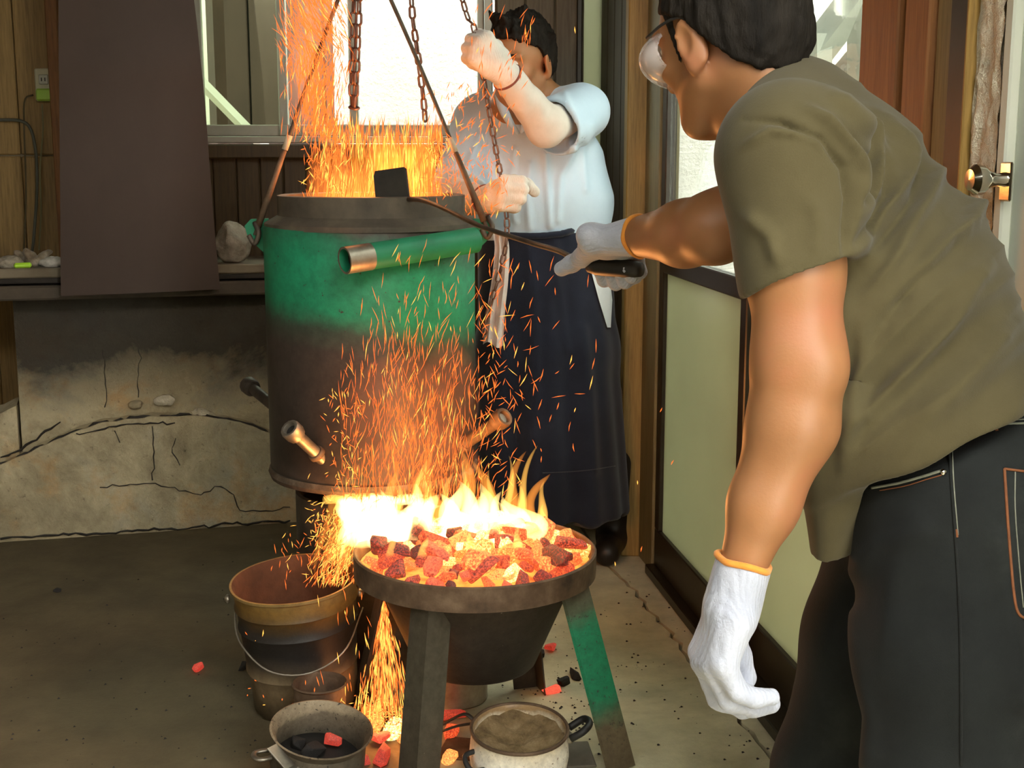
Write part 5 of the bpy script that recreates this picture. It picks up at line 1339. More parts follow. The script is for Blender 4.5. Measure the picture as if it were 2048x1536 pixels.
def hair_cap(C, R, k, cuts, vox, amp, seed, grow=0.012):
    L = lambda x, y, z: C + R @ (A(x, y, z) * k)
    s = SDF(vox)
    s.ell(L(0, -0.012, 0.040), A(0.076 + grow, 0.098 + grow, 0.086 + grow) * k, R); s.ell(L(0, -0.02, 0.0), A(0.074 + grow, 0.086 + grow, 0.075) * k, R, 0.03); s.ell(L(0, -0.050, -0.034), A(0.064, 0.056, 0.056) * k, R, 0.03)
    ells = s.it; s.it = []
    def fn(P):
        d = ells[0][0](P)
        for e in ells[1:]:
            b = e[0](P); h = np.clip(0.5 + 0.5 * (d - b) / 0.03, 0, 1); d = d * (1 - h) + b * h - 0.03 * h * (1 - h)
        keep = np.min([np.max([(P - L(*p)) @ (R @ unit(n)) for p, n in grp], axis=0) for grp in cuts], axis=0)
        return np.maximum(d, keep)
    s.field(fn, C - 0.13, C + 0.13, 0.004, 'u')
    def d(V):
        q = (V - C) @ R / k; out = np.zeros(len(V))
        for i, p in enumerate(q):
            out[i] = amp * (mnoise.noise(Vector((p[0] * 70 + seed, p[1] * 70, p[2] * 22))) + 0.6 * mnoise.noise(Vector((p[0] * 150, p[1] * 150 + seed, p[2] * 50))))
        return out
    return s, d
def hand(s, W, y, z, side, curls, thumb, k=1.0, glove=0.0015, spread=1.0):
    """one hand from the wrist W; y: finger direction, z: back of the hand; five fingers, each bent at its own joints"""
    y = unit(y); z = unit(z - y * np.dot(y, z)); x = np.cross(y, z) * (1 if side == 'L' else -1)
    L = lambda a, b, c: W + (x * a + y * b + z * c) * k
    s.cap(L(0, -0.01, 0), L(0.0, 0.03, 0), 0.024 * k, 0.024 * k, 0.02, flat=(z, 1.25))
    s.cap(L(0.020, 0.035, 0), L(0.026, 0.082, 0.002), 0.0165 * k, 0.0145 * k, 0.02)
    s.cap(L(0.0, 0.03, 0), L(0.006, 0.086, 0.003), 0.0175 * k, 0.0145 * k, 0.02)
    s.cap(L(-0.016, 0.03, 0), L(-0.014, 0.082, 0.001), 0.0170 * k, 0.0140 * k, 0.02)
    s.cap(L(-0.026, 0.03, 0), L(-0.031, 0.072, -0.002), 0.0155 * k, 0.0130 * k, 0.02)
    s.cap(L(0.026, 0.028, -0.008), L(0.030, 0.05, -0.012), 0.017 * k, 0.012 * k, 0.015)
    fingers = [(0.028, 0.084, 0.000, (0.041, 0.025, 0.020), 0.0095), (0.007, 0.089, 0.002, (0.045, 0.029, 0.021), 0.0097), (-0.014, 0.084, 0.000, (0.041, 0.027, 0.020), 0.0092), (-0.032, 0.073, -0.003, (0.032, 0.020, 0.018), 0.0082)]
    tips = []
    for i, (fx, fy, fz, lens, r) in enumerate(fingers):
        p = L(fx, fy, fz); a = 0.0; sp = math.radians((4, 1, -3, -8)[i]) * spread
        for j, ln in enumerate(lens):
            a += math.radians(curls[i][j]); d = (y * math.cos(a) - z * math.sin(a)); d = unit(d + x * math.sin(sp) * math.cos(a))
            q = p + d * ln * k; rr = (r + glove) * k
            s.cap(p, q, rr * (1.06, 0.98, 0.92)[j], rr * (0.98, 0.92, 0.80)[j], 0.0045 if j else 0.008); p = q
        tips.append(p)
    p = L(0.026, 0.030, -0.010)
    for j, (d, ln, r) in enumerate(zip(thumb, (0.042, 0.032, 0.026), (0.0140, 0.0118, 0.0105))):
        q = p + unit(x * d[0] + y * d[1] + z * d[2]) * ln * k
        s.cap(p, q, (r + glove) * k, (r + glove - 0.001) * k, 0.008); p = q
    return x, y, z
SKIN_Y = skin('tanned_skin', (0.33, 0.150, 0.062), (0.37, 0.145, 0.07))
SKIN_O = skin('ruddy_skin', (0.40, 0.19, 0.085), (0.45, 0.17, 0.07))
HAIR = pmat('black_hair', [(0.3, (0.006, 0.005, 0.004)), (0.7, (0.022, 0.018, 0.014))], 40, (1, 1, 0.25), rough=0.75, bmp=0.6, bscale=160, bdist=0.006, spec=0.15)
GLOVE = knit('white_knit_cotton', [(0.3, (0.37, 0.40, 0.49)), (0.7, (0.49, 0.52, 0.61))])
GLOVE_O = knit('worn_white_knit', [(0.3, (0.52, 0.47, 0.42)), (0.55, (0.72, 0.68, 0.63)), (0.75, (0.80, 0.77, 0.72))])
ORANGE = cloth('orange_elastic', [(0.3, (0.62, 0.22, 0.03)), (0.7, (0.80, 0.33, 0.06))], 30)
def ring(name, c, n, r, t, mat_, parent, flat=None, wob=0.0):
    R = rot_to(n); b = MB(); n_ = 40
    pts = [c + R @ A(r * math.cos(a) * (1 + wob * math.sin(5 * a)), r * math.sin(a) * (flat or 1), wob * r * math.sin(3 * a)) for a in np.linspace(0, 2 * math.pi, n_ + 1)]
    pts = pts + [pts[1]]
    return MB().tube(pts, t, 8, caps=False).obj(name, mat_, parent, smooth=True)

# ======== the young man in the olive T-shirt, bending in with the skimmer
hC = at(1459, 76, 1.72); ph = math.radians(54); tilt = math.radians(17); HK = 0.95
hR = frame(A(-math.cos(ph) * math.cos(tilt), math.sin(ph) * math.cos(tilt), -math.sin(tilt)))
SLj, ELj, WLj = at(1580, 312, 1.50), at(1598, 726, 1.47), at(1487, 1128, 1.45)
SRj, ERj, WRj = at(1680, 335, 1.86), at(1432, 455, 1.88), at(1262, 474, 2.04)
N0 = at(1540, 212, 1.70); NC = at(1590, 240, 1.70)
s = SDF(0.0038)
head(s, hC, hR, HK)
s.cap(hC + hR @ A(0, -0.03, -0.05), N0, 0.055, 0.058, 0.03); s.cap(N0, at(1690, 420, 1.70), 0.060, 0.085, 0.03); s.cap(at(1690, 400, 1.70), at(1820, 800, 1.65), 0.10, 0.11, 0.05); s.cap(at(1820, 800, 1.65), at(1885, 960, 1.62), 0.10, 0.10, 0.03)
s.cap(NC, SLj, 0.045, 0.055, 0.03); s.cap(NC, SRj, 0.045, 0.055, 0.03)
mid = lambda a, b, t: a + (b - a) * t
s.cap(SLj, mid(SLj, ELj, 0.55), 0.057, 0.0535, 0.02); s.cap(mid(SLj, ELj, 0.55), ELj, 0.0535, 0.0490, 0.02); s.cap(ELj, mid(ELj, WLj, 0.30) + A(0.012, 0, 0.0), 0.0485, 0.0500, 0.03)
s.cap(mid(ELj, WLj, 0.30) + A(0.012, 0, 0), mid(ELj, WLj, 0.70) + A(0.004, 0, 0), 0.0500, 0.0385, 0.02); s.cap(mid(ELj, WLj, 0.70) + A(0.004, 0, 0), WLj, 0.0385, 0.0275, 0.02)
s.ell(ELj + A(0.018, -0.030, -0.004), (0.026, 0.022, 0.030), k=0.02)
s.cap(SRj, ERj, 0.055, 0.050, 0.03); s.cap(ERj, mid(ERj, WRj, 0.35) + A(0, 0, -0.004), 0.0505, 0.0475, 0.02); s.cap(mid(ERj, WRj, 0.35) + A(0, 0, -0.004), WRj, 0.0475, 0.028, 0.02)
youth = sdf_obj('person', s, SKIN_Y, origin=on_floor(1870, 1990), relax=2)
tag(youth, 'young man in olive T-shirt and dark jeans bending forward, wearing goggles, holding a long rod', 'person')
# hair
hs_, hd = hair_cap(hC, hR, HK, [[((0, 0.06, 0.052), (0, 0.42, -0.90))], [((0, 0.002, 0.030), (0, 0.80, -0.60)), ((0, -0.06, -0.078), (0, -0.1, -1))]], 0.0042, 0.004, 3.0, 0.012)
sdf_obj('hair', hs_, HAIR, youth, disp=hd, relax=1)
for sx in (-1, 1): sdf_obj('sideburn', SDF(0.003).cap(hC + hR @ A(sx * 0.072, 0.030, 0.045), hC + hR @ A(sx * 0.069, 0.024, -0.024), 0.009, 0.004, 0.01, flat=(hR[:, 0], 1.8)), HAIR, youth)
for sx in (-1, 1):
    MB().lathe([(0, -0.0115), (0.008, -0.008), (0.0115, 0), (0.008, 0.008), (0, 0.0115)], hC + hR @ (A(sx * 0.031, 0.086, 0.011) * HK), 16).obj('eye', M['white_paint'], youth, smooth=True)
    MB().tube([hC + hR @ A(sx * 0.016, 0.100, 0.032), hC + hR @ A(sx * 0.034, 0.098, 0.036), hC + hR @ A(sx * 0.052, 0.084, 0.030)], [0.002, 0.004, 0.002], 6).obj('eyebrow', HAIR, youth, smooth=True)
# goggles: a clear wrap-round shield with vents and arms
gm, t, b, o_ = new_mat('clear_goggle_plastic')
b.inputs['Base Color'].default_value = (0.86, 0.78, 0.78, 1); b.inputs['Roughness'].default_value = 0.12; b.inputs['Alpha'].default_value = 0.34
gs = SDF(0.0022); gs.ell(hC + hR @ A(0, 0.072, 0.000), (0.080, 0.056, 0.042), hR); gs.half(hC + hR @ A(0, 0.052, 0), hR @ A(0, -1, 0), 0.004)
gs.ell(hC + hR @ A(0, 0.066, 0.000), (0.075, 0.054, 0.037), hR, 0.003, 's')
gog = sdf_obj('goggles', gs, gm, youth)
for sx in (-1, 1):
    MB().tube(spline([hC + hR @ A(sx * 0.082, 0.064, 0.020), hC + hR @ A(sx * 0.085, 0.030, 0.024), hC + hR @ A(sx * 0.083, 0.0, 0.022), hC + hR @ A(sx * 0.085, -0.022, 0.006)], 16), 0.0019, 6).obj('goggle_arm', M['black'], gog, smooth=True)
# T-shirt
SHIRT = cloth('olive_cotton', [(0.3, (0.064, 0.053, 0.025)), (0.6, (0.082, 0.069, 0.034)), (0.75, (0.098, 0.084, 0.043))], 5, 520, 0.92, 0.22, 0.12)
sa = unit(SLj - SRj)
NAX = unit(A(-0.62, 0.20, 0.74))
s = SDF(0.0038)
# sleeve on the near arm
s.cap(SLj + A(0.000, 0, 0.000), mid(SLj, ELj, 0.80) + A(0.011, 0, 0), 0.080, 0.069, 0.02); s.half(at(1600, 552, 1.47), A(0.36, -0.15, -0.92), 0.004)
s.ell(at(1606, 570, 1.47), (0.063, 0.063, 0.026), rot_to(A(0.36, -0.15, -0.92)), 0.004, 's')
s2 = [at(1612, 245, 1.70), at(1668, 350, 1.70), at(1765, 600, 1.67), at(1838, 850, 1.63), at(1880, 980, 1.62)]
for a, b_, ra, rb_, f_ in ((s2[0], s2[1], 0.072, 0.106, 0.60), (s2[1], s2[2], 0.106, 0.150, 0.72), (s2[2], s2[3], 0.150, 0.158, 0.80), (s2[3], s2[4], 0.158, 0.150, 0.80)):
    s.cap(a, b_, ra, rb_, 0.035, flat=(sa, f_))
s.cap(NC, SLj, 0.062, 0.070, 0.04); s.cap(NC, SRj, 0.062, 0.072, 0.04); s.cap(N0 + A(0.006, 0, -0.004), NC + A(0.02, 0, -0.03), 0.068, 0.075, 0.02)
s.cap(SRj, mid(SRj, ERj, 0.6), 0.074, 0.070, 0.03)
s.half(at(1885, 884, 1.5), A(0.42, -0.10, -0.90), 0.006)
def drape(P):
    a, b_ = at(1712, 820, 1.62), at(1664, 1110, 1.60); ba = b_ - a
    t = np.clip(((P - a) @ ba) / (ba @ ba), 0, 1); q = P - a - t[..., None] * ba
    q = q + (q @ sa)[..., None] * sa * (0.45 - 1); d = np.linalg.norm(q, axis=-1) - (0.078 - 0.050 * t)
    return np.maximum(d, (P - at(1668, 1102, 1.58)) @ unit(A(0.30, -0.05, -0.95)))
s.field(drape, at(1560, 1130, 1.40), at(1830, 740, 1.85), 0.03, 'u')
s.half(N0 + A(-0.004, 0, 0.003), NAX, 0.004) if False else s.cap(N0 + NAX * 0.20, N0 + NAX * 0.004, 0.075, 0.066, 0.004, 's')      # neck opening
# hollow under the hem
s.cap(at(1850, 870, 1.62), at(1900, 990, 1.62), 0.135, 0.125, 0.01, 's', flat=(sa, 0.84))
folds = [([(1600, 204), (1655, 240), (1709, 302), (1722, 346), (1712, 419), (1690, 480)], 8, 11), ([(1650, 172), (1709, 226), (1757, 288), (1778, 330)], 7, 10), ([(1720, 215), (1746, 277), (1757, 321), (1742, 383), (1712, 450)], 7, 10),
         ([(1757, 219), (1804, 277), (1822, 310), (1815, 350), (1790, 394), (1753, 437), (1712, 495)], 9, 13), ([(1910, 350), (1938, 379), (1956, 412), (1939, 445), (1899, 485), (1850, 540), (1790, 610)], 12, 15), ([(1855, 310), (1877, 346), (1855, 401), (1833, 437), (1800, 500), (1740, 590)], 8, 14),
         ([(1990, 520), (1950, 560), (1890, 650), (1820, 740), (1740, 830)], 8, 18), ([(2030, 640), (1980, 700), (1900, 790), (1800, 880)], 6, 20), ([(1700, 520), (1690, 640), (1665, 760), (1640, 900), (1625, 1000)], 9, 20), ([(1730, 610), (1725, 720), (1700, 850), (1680, 960)], 6, 18),
         ([(1470, 300), (1540, 262), (1620, 268), (1680, 320)], 4, 9), ([(1480, 420), (1540, 470), (1560, 540)], 4, 16), ([(1620, 380), (1640, 450), (1630, 520)], 3, 18)]
FS = 1.55
valleys = [([(1487, 240), (1560, 243), (1640, 276), (1688, 335), (1697, 400), (1692, 480), (1690, 530)], 7, 7), ([(1935, 462), (1890, 505), (1835, 560), (1770, 640)], 10, 12), ([(1735, 250), (1775, 330), (1768, 395), (1735, 450), (1700, 510)], 6, 9), ([(1690, 250), (1735, 320), (1730, 380), (1705, 440)], 6, 9), ([(1840, 290), (1848, 340), (1825, 400), (1780, 460), (1720, 540)], 6, 11)]
hem_line = np.array([(1502, 596), (1550, 566), (1600, 538), (1650, 524), (1690, 518)], float)
def shirt_disp(V):
    px_ = to_px(V); d = np.zeros(len(V))
    near = np.clip((1.78 - V[:, 1]) / 0.1, 0, 1)
    for L, a, w in folds:
        q, fr = seg_dist(px_, np.array(L, float)); d += FS * a * 0.001 * np.exp(-(q / w) ** 2) * np.clip(np.minimum(fr, 1 - fr) * 5, 0.1, 1) * near
    for L, a, w in valleys:
        q, fr = seg_dist(px_, np.array(L, float)); d -= FS * a * 0.001 * np.exp(-(q / w) ** 2) * np.clip(np.minimum(fr, 1 - fr) * 5, 0.2, 1) * near
    ctr = np.array([1640.0, 470.0]); rel = px_ - ctr; rad = np.hypot(rel[:, 0], rel[:, 1]); ang = np.arctan2(rel[:, 1], rel[:, 0])
    for i, (u, v) in enumerate(px_):
        if u > 1670 and near[i] > 0:
            ac_, al_ = u * 0.70 + v * 0.71, u * -0.71 + v * 0.70
            n_ = mnoise.noise(Vector((ac_ / 58.0, al_ / 330.0, 2.0))); m_ = mnoise.noise(Vector((rad[i] / 46.0, ang[i] * 1.1, 8.0)))
            low = min(1.0, max(0.0, (v - 330) / 160)); ed = min(1.0, (u - 1670) / 60)
            d[i] += ed * (low * 0.0085 * (0.45 - abs(n_) * 1.6) + (1 - low) * 0.006 * (0.4 - abs(m_) * 1.6)) * near[i]
    q, fr = seg_dist(px_, hem_line); d -= 0.0012 * np.exp(-(q / 3.0) ** 2)
    d += np.array([0.004 * mnoise.noise(Vector((p[0] * 9 + p[2] * 5, p[1] * 9, p[2] * 7 - p[0] * 7))) for p in V])
    return d
shirt = sdf_obj('t_shirt', s, SHIRT, youth, relax=1, disp=shirt_disp)
ring('collar', N0 + NAX * 0.006, NAX, 0.0665, 0.0075, SHIRT, youth)
# jeans
JEANS = cloth('dark_denim', [(0.3, (0.008, 0.009, 0.0095)), (0.55, (0.014, 0.016, 0.016)), (0.75, (0.030, 0.034, 0.031))], 4, 600, 0.9, 0.25, 0.03)
HLj, HRj = at(1905, 1010, 1.545), at(1850, 1010, 1.745)
KL, KR = at(1900, 1560, 1.50), at(1672, 1540, 1.76)
FL, FR = A(KL[0] + 0.05, 1.52, 0.09), A(KR[0] + 0.03, 1.78, 0.09)
s = SDF(0.0065)
s.cap(at(1872, 860, 1.63), at(1905, 1000, 1.63), 0.118, 0.128, 0.03, flat=(sa, 0.78)); s.ell(at(2000, 1010, 1.60), (0.10, 0.13, 0.12), k=0.05)
s.cap(HLj, mid(HLj, KL, 0.5), 0.122, 0.108, 0.05); s.cap(mid(HLj, KL, 0.5), KL, 0.108, 0.096, 0.03); s.cap(KL, FL, 0.096, 0.075, 0.03)
s.cap(HRj, mid(HRj, KR, 0.5), 0.118, 0.104, 0.05); s.cap(mid(HRj, KR, 0.5), KR, 0.104, 0.088, 0.03); s.cap(KR, FR, 0.088, 0.072, 0.03)
s.half(A(0, 0, 0.06), A(0, 0, -1), 0.004); s.half(at(1890, 838, 1.6), A(-0.42, 0, 0.9), 0.004)
jf = [([(1700, 1150), (1760, 1090), (1850, 1060)], 6, 20), ([(1705, 1230), (1712, 1330), (1745, 1430), (1738, 1530)], 8, 16), ([(1830, 1040), (1790, 1150), (1780, 1280)], 4, 26), ([(2000, 1080), (2020, 1250), (2040, 1400)], 8, 22), ([(1940, 1200), (1930, 1350), (1940, 1500)], 4, 30)]
def jeans_disp(V):
    px_ = to_px(V); d = np.zeros(len(V)); near = np.clip((1.70 - V[:, 1]) / 0.1, 0, 1)
    for L, a, w in jf:
        q, fr = seg_dist(px_, np.array(L, float)); d += a * 0.001 * np.exp(-(q / w) ** 2) * near
    return d + np.array([0.005 * mnoise.noise(Vector((p[0] * 8, p[1] * 8, p[2] * 5))) for p in V])
jeans = sdf_obj('jeans', s, JEANS, youth, relax=2, disp=jeans_disp)
def surf(o):
    me = o.data; off = WLOC[o]; n = len(me.vertices); co = np.empty(n * 3); me.vertices.foreach_get('co', co)
    co = co.reshape(-1, 3) + off
    return BVHTree.FromPolygons([tuple(v) for v in co], [tuple(p.vertices) for p in me.polygons])
def hit(bvh, u, v, lift=0.001):
    c0 = Vector((0, 0, CAMZ)); d = Vector(at(u, v, 1.0)) - c0; d.normalize()
    loc, nor, i, dist = bvh.ray_cast(c0, d)
    return None if loc is None else np.array(loc) + np.array(nor) * lift
JB = surf(jeans)
def seam(name, pts_px, r, mat_, parent=None, bvh=None, n=60):
    P = [hit(bvh or JB, u, v, r * 0.5) for u, v in spline([(a, b, 0) for a, b in pts_px], n)[:, :2]]
    P = [p for p in P if p is not None]
    if len(P) > 3: return MB().tube(P, r, 6).obj(name, mat_, parent or jeans, smooth=True)
TH = pmat('pale_denim_thread', [(0.3, (0.14, 0.15, 0.12)), (0.7, (0.24, 0.25, 0.2))], 60, rough=0.9); THO = pmat('orange_thread', [(0.3, (0.14, 0.05, 0.02)), (0.7, (0.22, 0.08, 0.03))], 60, rough=0.9)
seam('side_seam', [(1898, 872), (1902, 960), (1912, 1100), (1920, 1250), (1922, 1400), (1922, 1530)], 0.0016, JEANS)
seam('stitching', [(1904, 876), (1907, 960), (1916, 1070)], 0.0008, TH)
seam('pocket_edge', [(1745, 976), (1800, 966), (1850, 952), (1886, 941)], 0.0018, TH); seam('stitching', [(1760, 981), (1810, 972), (1850, 960), (1884, 950)], 0.0007, THO)
seam('waistband_edge', [(1895, 873), (1950, 858), (2000, 850), (2060, 846)], 0.0014, TH); seam('stitching', [(1898, 866), (1950, 851), (2000, 843), (2060, 838)], 0.0008, TH)
seam('back_pocket_edge', [(2008, 938), (2012, 1000), (2020, 1120), (2032, 1218), (2056, 1240)], 0.0018, THO); seam('stitching', [(2030, 944), (2030, 1020), (2038, 1130), (2046, 1215)], 0.0008, TH); seam('back_pocket_top', [(2008, 938), (2040, 942), (2070, 945)], 0.0016, THO)
seam('bar_tack', [(1912, 1058), (1914, 1074)], 0.0016, THO); seam('bar_tack', [(1988, 846), (1994, 862)], 0.002, THO)
rv = hit(JB, 1887, 945, 0.001)
if rv is not None: MB().lathe([(0, 0.003), (0.003, 0.0025), (0.0042, 0.0), (0, -0.001)], rv, 14, rot_to(A(0, -1, 0.1))).obj('rivet', M['chrome'], jeans, smooth=True)
for F_, sx in ((FL, 0), (FR, 0)):
    s = SDF(0.006).cap(A(F_[0] + 0.03, F_[1], 0.045), A(F_[0] - 0.14, F_[1] + 0.05, 0.040), 0.044, 0.038, 0.03); s.half(A(0, 0, 0.004), A(0, 0, -1), 0.004)
    sdf_obj('shoe', s, M['black'], youth)
# gloves
s = SDF(0.0028)
hy = unit(A(-0.34, -0.02, -0.94)); hz = A(-0.94, -0.12, 0.30)
hand(s, WLj + A(-0.004, 0, -0.030), hy, hz, 'L', [(38, 42, 22), (42, 44, 22), (46, 44, 24), (46, 40, 24)], [(0.45, 0.75, -0.5), (0.2, 0.8, -0.6), (0.0, 0.8, -0.7)], 1.12, 0.003)
s.cap(WLj + A(0.0005, 0, 0.002), WLj + A(-0.012, 0, -0.050), 0.0325, 0.0335, 0.012); s.half(WLj + A(0, 0, 0.001), unit(ELj - WLj), 0.002)
gl_ = sdf_obj('glove', s, GLOVE, youth, relax=1, disp=lambda V: np.array([0.0012 * mnoise.noise(Vector((p[0] * 90, p[1] * 90, p[2] * 30))) for p in V]))
ring('cuff_hem', WLj + A(0, 0, 0.002), ELj - WLj, 0.0305, 0.0042, ORANGE, gl_, wob=0.05)
s = SDF(0.0026)
WH = at(1190, 474, 2.08)
hx = unit(A(-0.78, 0.60, 0.02)); hy = A(0.02, 0.92, -0.24); hy = unit(hy - hx * np.dot(hy, hx)); hz = unit(np.cross(-hx, hy))
hand(s, WH, hy, hz, 'R', [(48, 92, 62), (50, 94, 62), (52, 94, 62), (54, 90, 60)], [(0.60, 0.60, -0.20), (0.75, 0.35, -0.25), (0.80, 0.25, -0.30)], 1.04, 0.003)
s.cap(WRj + unit(ERj - WRj) * 0.022, WH - hz * 0.008, 0.033, 0.021, 0.012); s.cap(WH - hz * 0.006, WH + hy * 0.03 - hz * 0.004, 0.021, 0.021, 0.015); s.half(WRj + unit(ERj - WRj) * 0.020, ERj - WRj, 0.002)
GC = WH + hy * 0.074 - hz * 0.032
gr_ = sdf_obj('glove', s, GLOVE, youth, relax=1)
ring('cuff_hem', WRj + unit(ERj - WRj) * 0.021, ERj - WRj, 0.0315, 0.0040, ORANGE, gr_, wob=0.04)
# the skimmer: square iron plate on a long bent rod with a dark grip
sk_ = thing('skimmer', 'long thin iron rod with a square dark plate held into the furnace mouth', 'tool', at(785, 400, 2.94))
gA, gB = GC - hx * 0.050 + hy * -0.008, GC + hx * 0.050
rod = spline([gA, gB, at(1120, 503, 2.27), at(1060, 485, 2.40), at(960, 452, 2.55), at(890, 418, 2.72), at(845, 401, 2.86), at(812, 399, 2.968)], 60)
MB().tube(rod, 0.0050, 8).obj('rod', M['steel_dark'], sk_, smooth=True)
MB().tube([mid(gA, gB, -0.05), mid(gA, gB, 0.2), mid(gA, gB, 0.8), mid(gA, gB, 1.0)], [0.012, 0.0155, 0.0155, 0.011], 12).obj('grip', M['black'], sk_, smooth=True)
pc = [at(747, 352, 2.985), at(750, 342, 2.985), at(806, 334, 2.975), at(811, 338, 2.975), at(820, 414, 2.965), at(818, 420, 2.965), at(756, 420, 2.975), at(752, 410, 2.975)]
MB().prism(pc, (0.002, 0.010, 0.0)).obj('plate', pmat('black_iron', [(0.3, (0.012, 0.010, 0.008)), (0.7, (0.03, 0.025, 0.018))], 20, rough=0.75), sk_)

# ======== the older man in the blue shirt and navy apron, hauling the chain
oC = at(1042, 122, 3.80); ps = math.radians(32); tl = math.radians(16); ok = 1.0
oR = frame(A(-math.sin(ps) * math.cos(tl), -math.cos(ps) * math.cos(tl), -math.sin(tl)))
oN = at(1062, 222, 3.86)
oSL, oEL, oWL = at(1164, 222, 3.80), at(1092, 252, 3.57), at(1010, 148, 3.44)
oSR, oER, oWR = at(962, 245, 3.94), at(918, 395, 3.74), at(975, 400, 3.52)
s = SDF(0.0055)
head(s, oC, oR, ok)
s.cap(oC + oR @ A(0, -0.03, -0.05), oN, 0.054, 0.064, 0.03); s.cap(oN, at(1072, 330, 3.90), 0.085, 0.105, 0.05, flat=(A(1, 0, 0), 0.65)); s.cap(at(1072, 330, 3.90), at(1080, 470, 3.88), 0.11, 0.11, 0.04, flat=(A(1, 0, 0), 0.7))
s.cap(oN, oSL, 0.05, 0.055, 0.04); s.cap(oN, oSR, 0.05, 0.055, 0.04)
s.cap(oSL, oEL, 0.052, 0.044, 0.02); s.cap(oEL, oWL, 0.043, 0.030, 0.02); s.cap(oSR, oER, 0.052, 0.043, 0.02); s.cap(oER, oWR, 0.042, 0.030, 0.02)
oFL, oFR = on_floor(1226, 1106), on_floor(1090, 1118)
s.cap(at(1120, 520, 3.90), A(oFL[0] - 0.02, oFL[1] + 0.02, 0.45), 0.085, 0.06, 0.03); s.cap(A(oFL[0] - 0.02, oFL[1] + 0.02, 0.45), A(oFL[0], oFL[1], 0.12), 0.055, 0.042, 0.02)
s.cap(at(1040, 520, 3.90), A(oFR[0], oFR[1] + 0.02, 0.45), 0.085, 0.06, 0.03); s.cap(A(oFR[0], oFR[1] + 0.02, 0.45), A(oFR[0], oFR[1], 0.12), 0.055, 0.042, 0.02)
elder = sdf_obj('person', s, SKIN_O, origin=(oFL + oFR) / 2)
tag(elder, 'older man in pale blue shirt and long navy apron hauling a chain with gloved hands', 'person')
hs_, hd = hair_cap(oC, oR, ok, [[((0, 0.064, 0.066), (0, 0.60, -0.80))], [((0, 0.006, 0.020), (0, 0.85, -0.52)), ((0, -0.04, -0.060), (0, 0.0, -1))]], 0.0045, 0.008, 11.0, 0.013)
for a, b_ in (((0.05, 0.02, 0.128), (0.062, 0.028, 0.148)), ((-0.088, -0.03, 0.055), (-0.108, -0.028, 0.062)), ((0.0, 0.05, 0.125), (0.004, 0.07, 0.140)), ((-0.03, 0.0, 0.138), (-0.04, 0.006, 0.152))): hs_.cap(oC + oR @ A(*a), oC + oR @ A(*b_), 0.016, 0.005, 0.015)
sdf_obj('hair', hs_, HAIR, elder, disp=hd, relax=1)
for sx in (-1, 1):
    MB().lathe([(0, -0.0115), (0.008, -0.008), (0.0115, 0), (0.008, 0.008), (0, 0.0115)], oC + oR @ A(sx * 0.031, 0.0835, 0.010), 16).obj('eye', M['white_paint'], elder, smooth=True)
    MB().lathe([(0, -0.003), (0.005, -0.001), (0.004, 0.002), (0, 0.0025)], oC + oR @ A(sx * 0.030, 0.0940, 0.006), 12, rot_to(oR[:, 1])).obj('iris', M['black'], elder, smooth=True)
    MB().tube([oC + oR @ A(sx * 0.016, 0.100, 0.032), oC + oR @ A(sx * 0.034, 0.098, 0.036), oC + oR @ A(sx * 0.052, 0.084, 0.030)], [0.002, 0.004, 0.002], 6).obj('eyebrow', HAIR, elder, smooth=True)
BLUE = cloth('pale_blue_cotton', [(0.3, (0.50, 0.66, 0.84)), (0.6, (0.58, 0.74, 0.90)), (0.75, (0.64, 0.79, 0.93))], 4, 420, 0.9, 0.2, 0.15)
s = SDF(0.0055)
def sleeve(S, E, t0, r0, r1, n):
    s.cap(S, mid(S, E, t0 + 0.25), r0, r1, 0.02); s.half(mid(S, E, t0), n, 0.004)
sleeve(oSL, oEL, 0.78, 0.080, 0.092, oEL - oSL + A(-0.06, 0, -0.02))
S2 = SDF(0.0055); s_keep = s; s = S2
sleeve(oSR, oER, 0.92, 0.080, 0.088, oER - oSR)
for q in s_keep.it[:1]: pass
bodyc = [at(1064, 238, 3.87), at(1074, 320, 3.88), at(1082, 400, 3.87), at(1086, 490, 3.87)]
def torso(s):
    s.cap(bodyc[0], bodyc[1], 0.085, 0.125, 0.04, flat=(A(1, 0.1, 0), 0.66)); s.cap(bodyc[1], bodyc[2], 0.125, 0.140, 0.04, flat=(A(1, 0.1, 0), 0.69)); s.cap(bodyc[2], bodyc[3], 0.140, 0.132, 0.04, flat=(A(1, 0.1, 0), 0.69))
    s.cap(oN, oSL, 0.064, 0.074, 0.04); s.cap(oN, oSR, 0.064, 0.074, 0.04)
s.half(A(0, 0, 0), A(0, 0, -1)) if False else None
torso(s)
# left sleeve joined to the same shirt
def left_sleeve(P):
    a, b_ = oSL, mid(oSL, oEL, 1.03) + A(0, 0, -0.016); ba = b_ - a
    t = np.clip(((P - a) @ ba) / (ba @ ba), 0, 1); d = np.linalg.norm(P - a - t[..., None] * ba, axis=-1) - (0.078 + 0.004 * t)
    n = unit(oEL - oSL + A(-0.05, 0, -0.03)); return np.maximum(d, (P - mid(oSL, oEL, 0.80)) @ n)
s.field(left_sleeve, np.minimum(oSL, oEL) - 0.1, np.maximum(oSL, oEL) + 0.1, 0.02, 'u')
def left_hollow(P):
    a, b_ = mid(oSL, oEL, 0.66) + A(0, 0, -0.012), mid(oSL, oEL, 1.1) + A(0, 0, -0.018); ba = b_ - a
    t = np.clip(((P - a) @ ba) / (ba @ ba), 0, 1); return np.linalg.norm(P - a - t[..., None] * ba, axis=-1) - 0.072
s.field(left_hollow, np.minimum(oSL, oEL) - 0.12, np.maximum(oSL, oEL) + 0.12, 0.004, 's')
s.half(at(1085, 482, 3.80), A(0, 0, -1), 0.006)
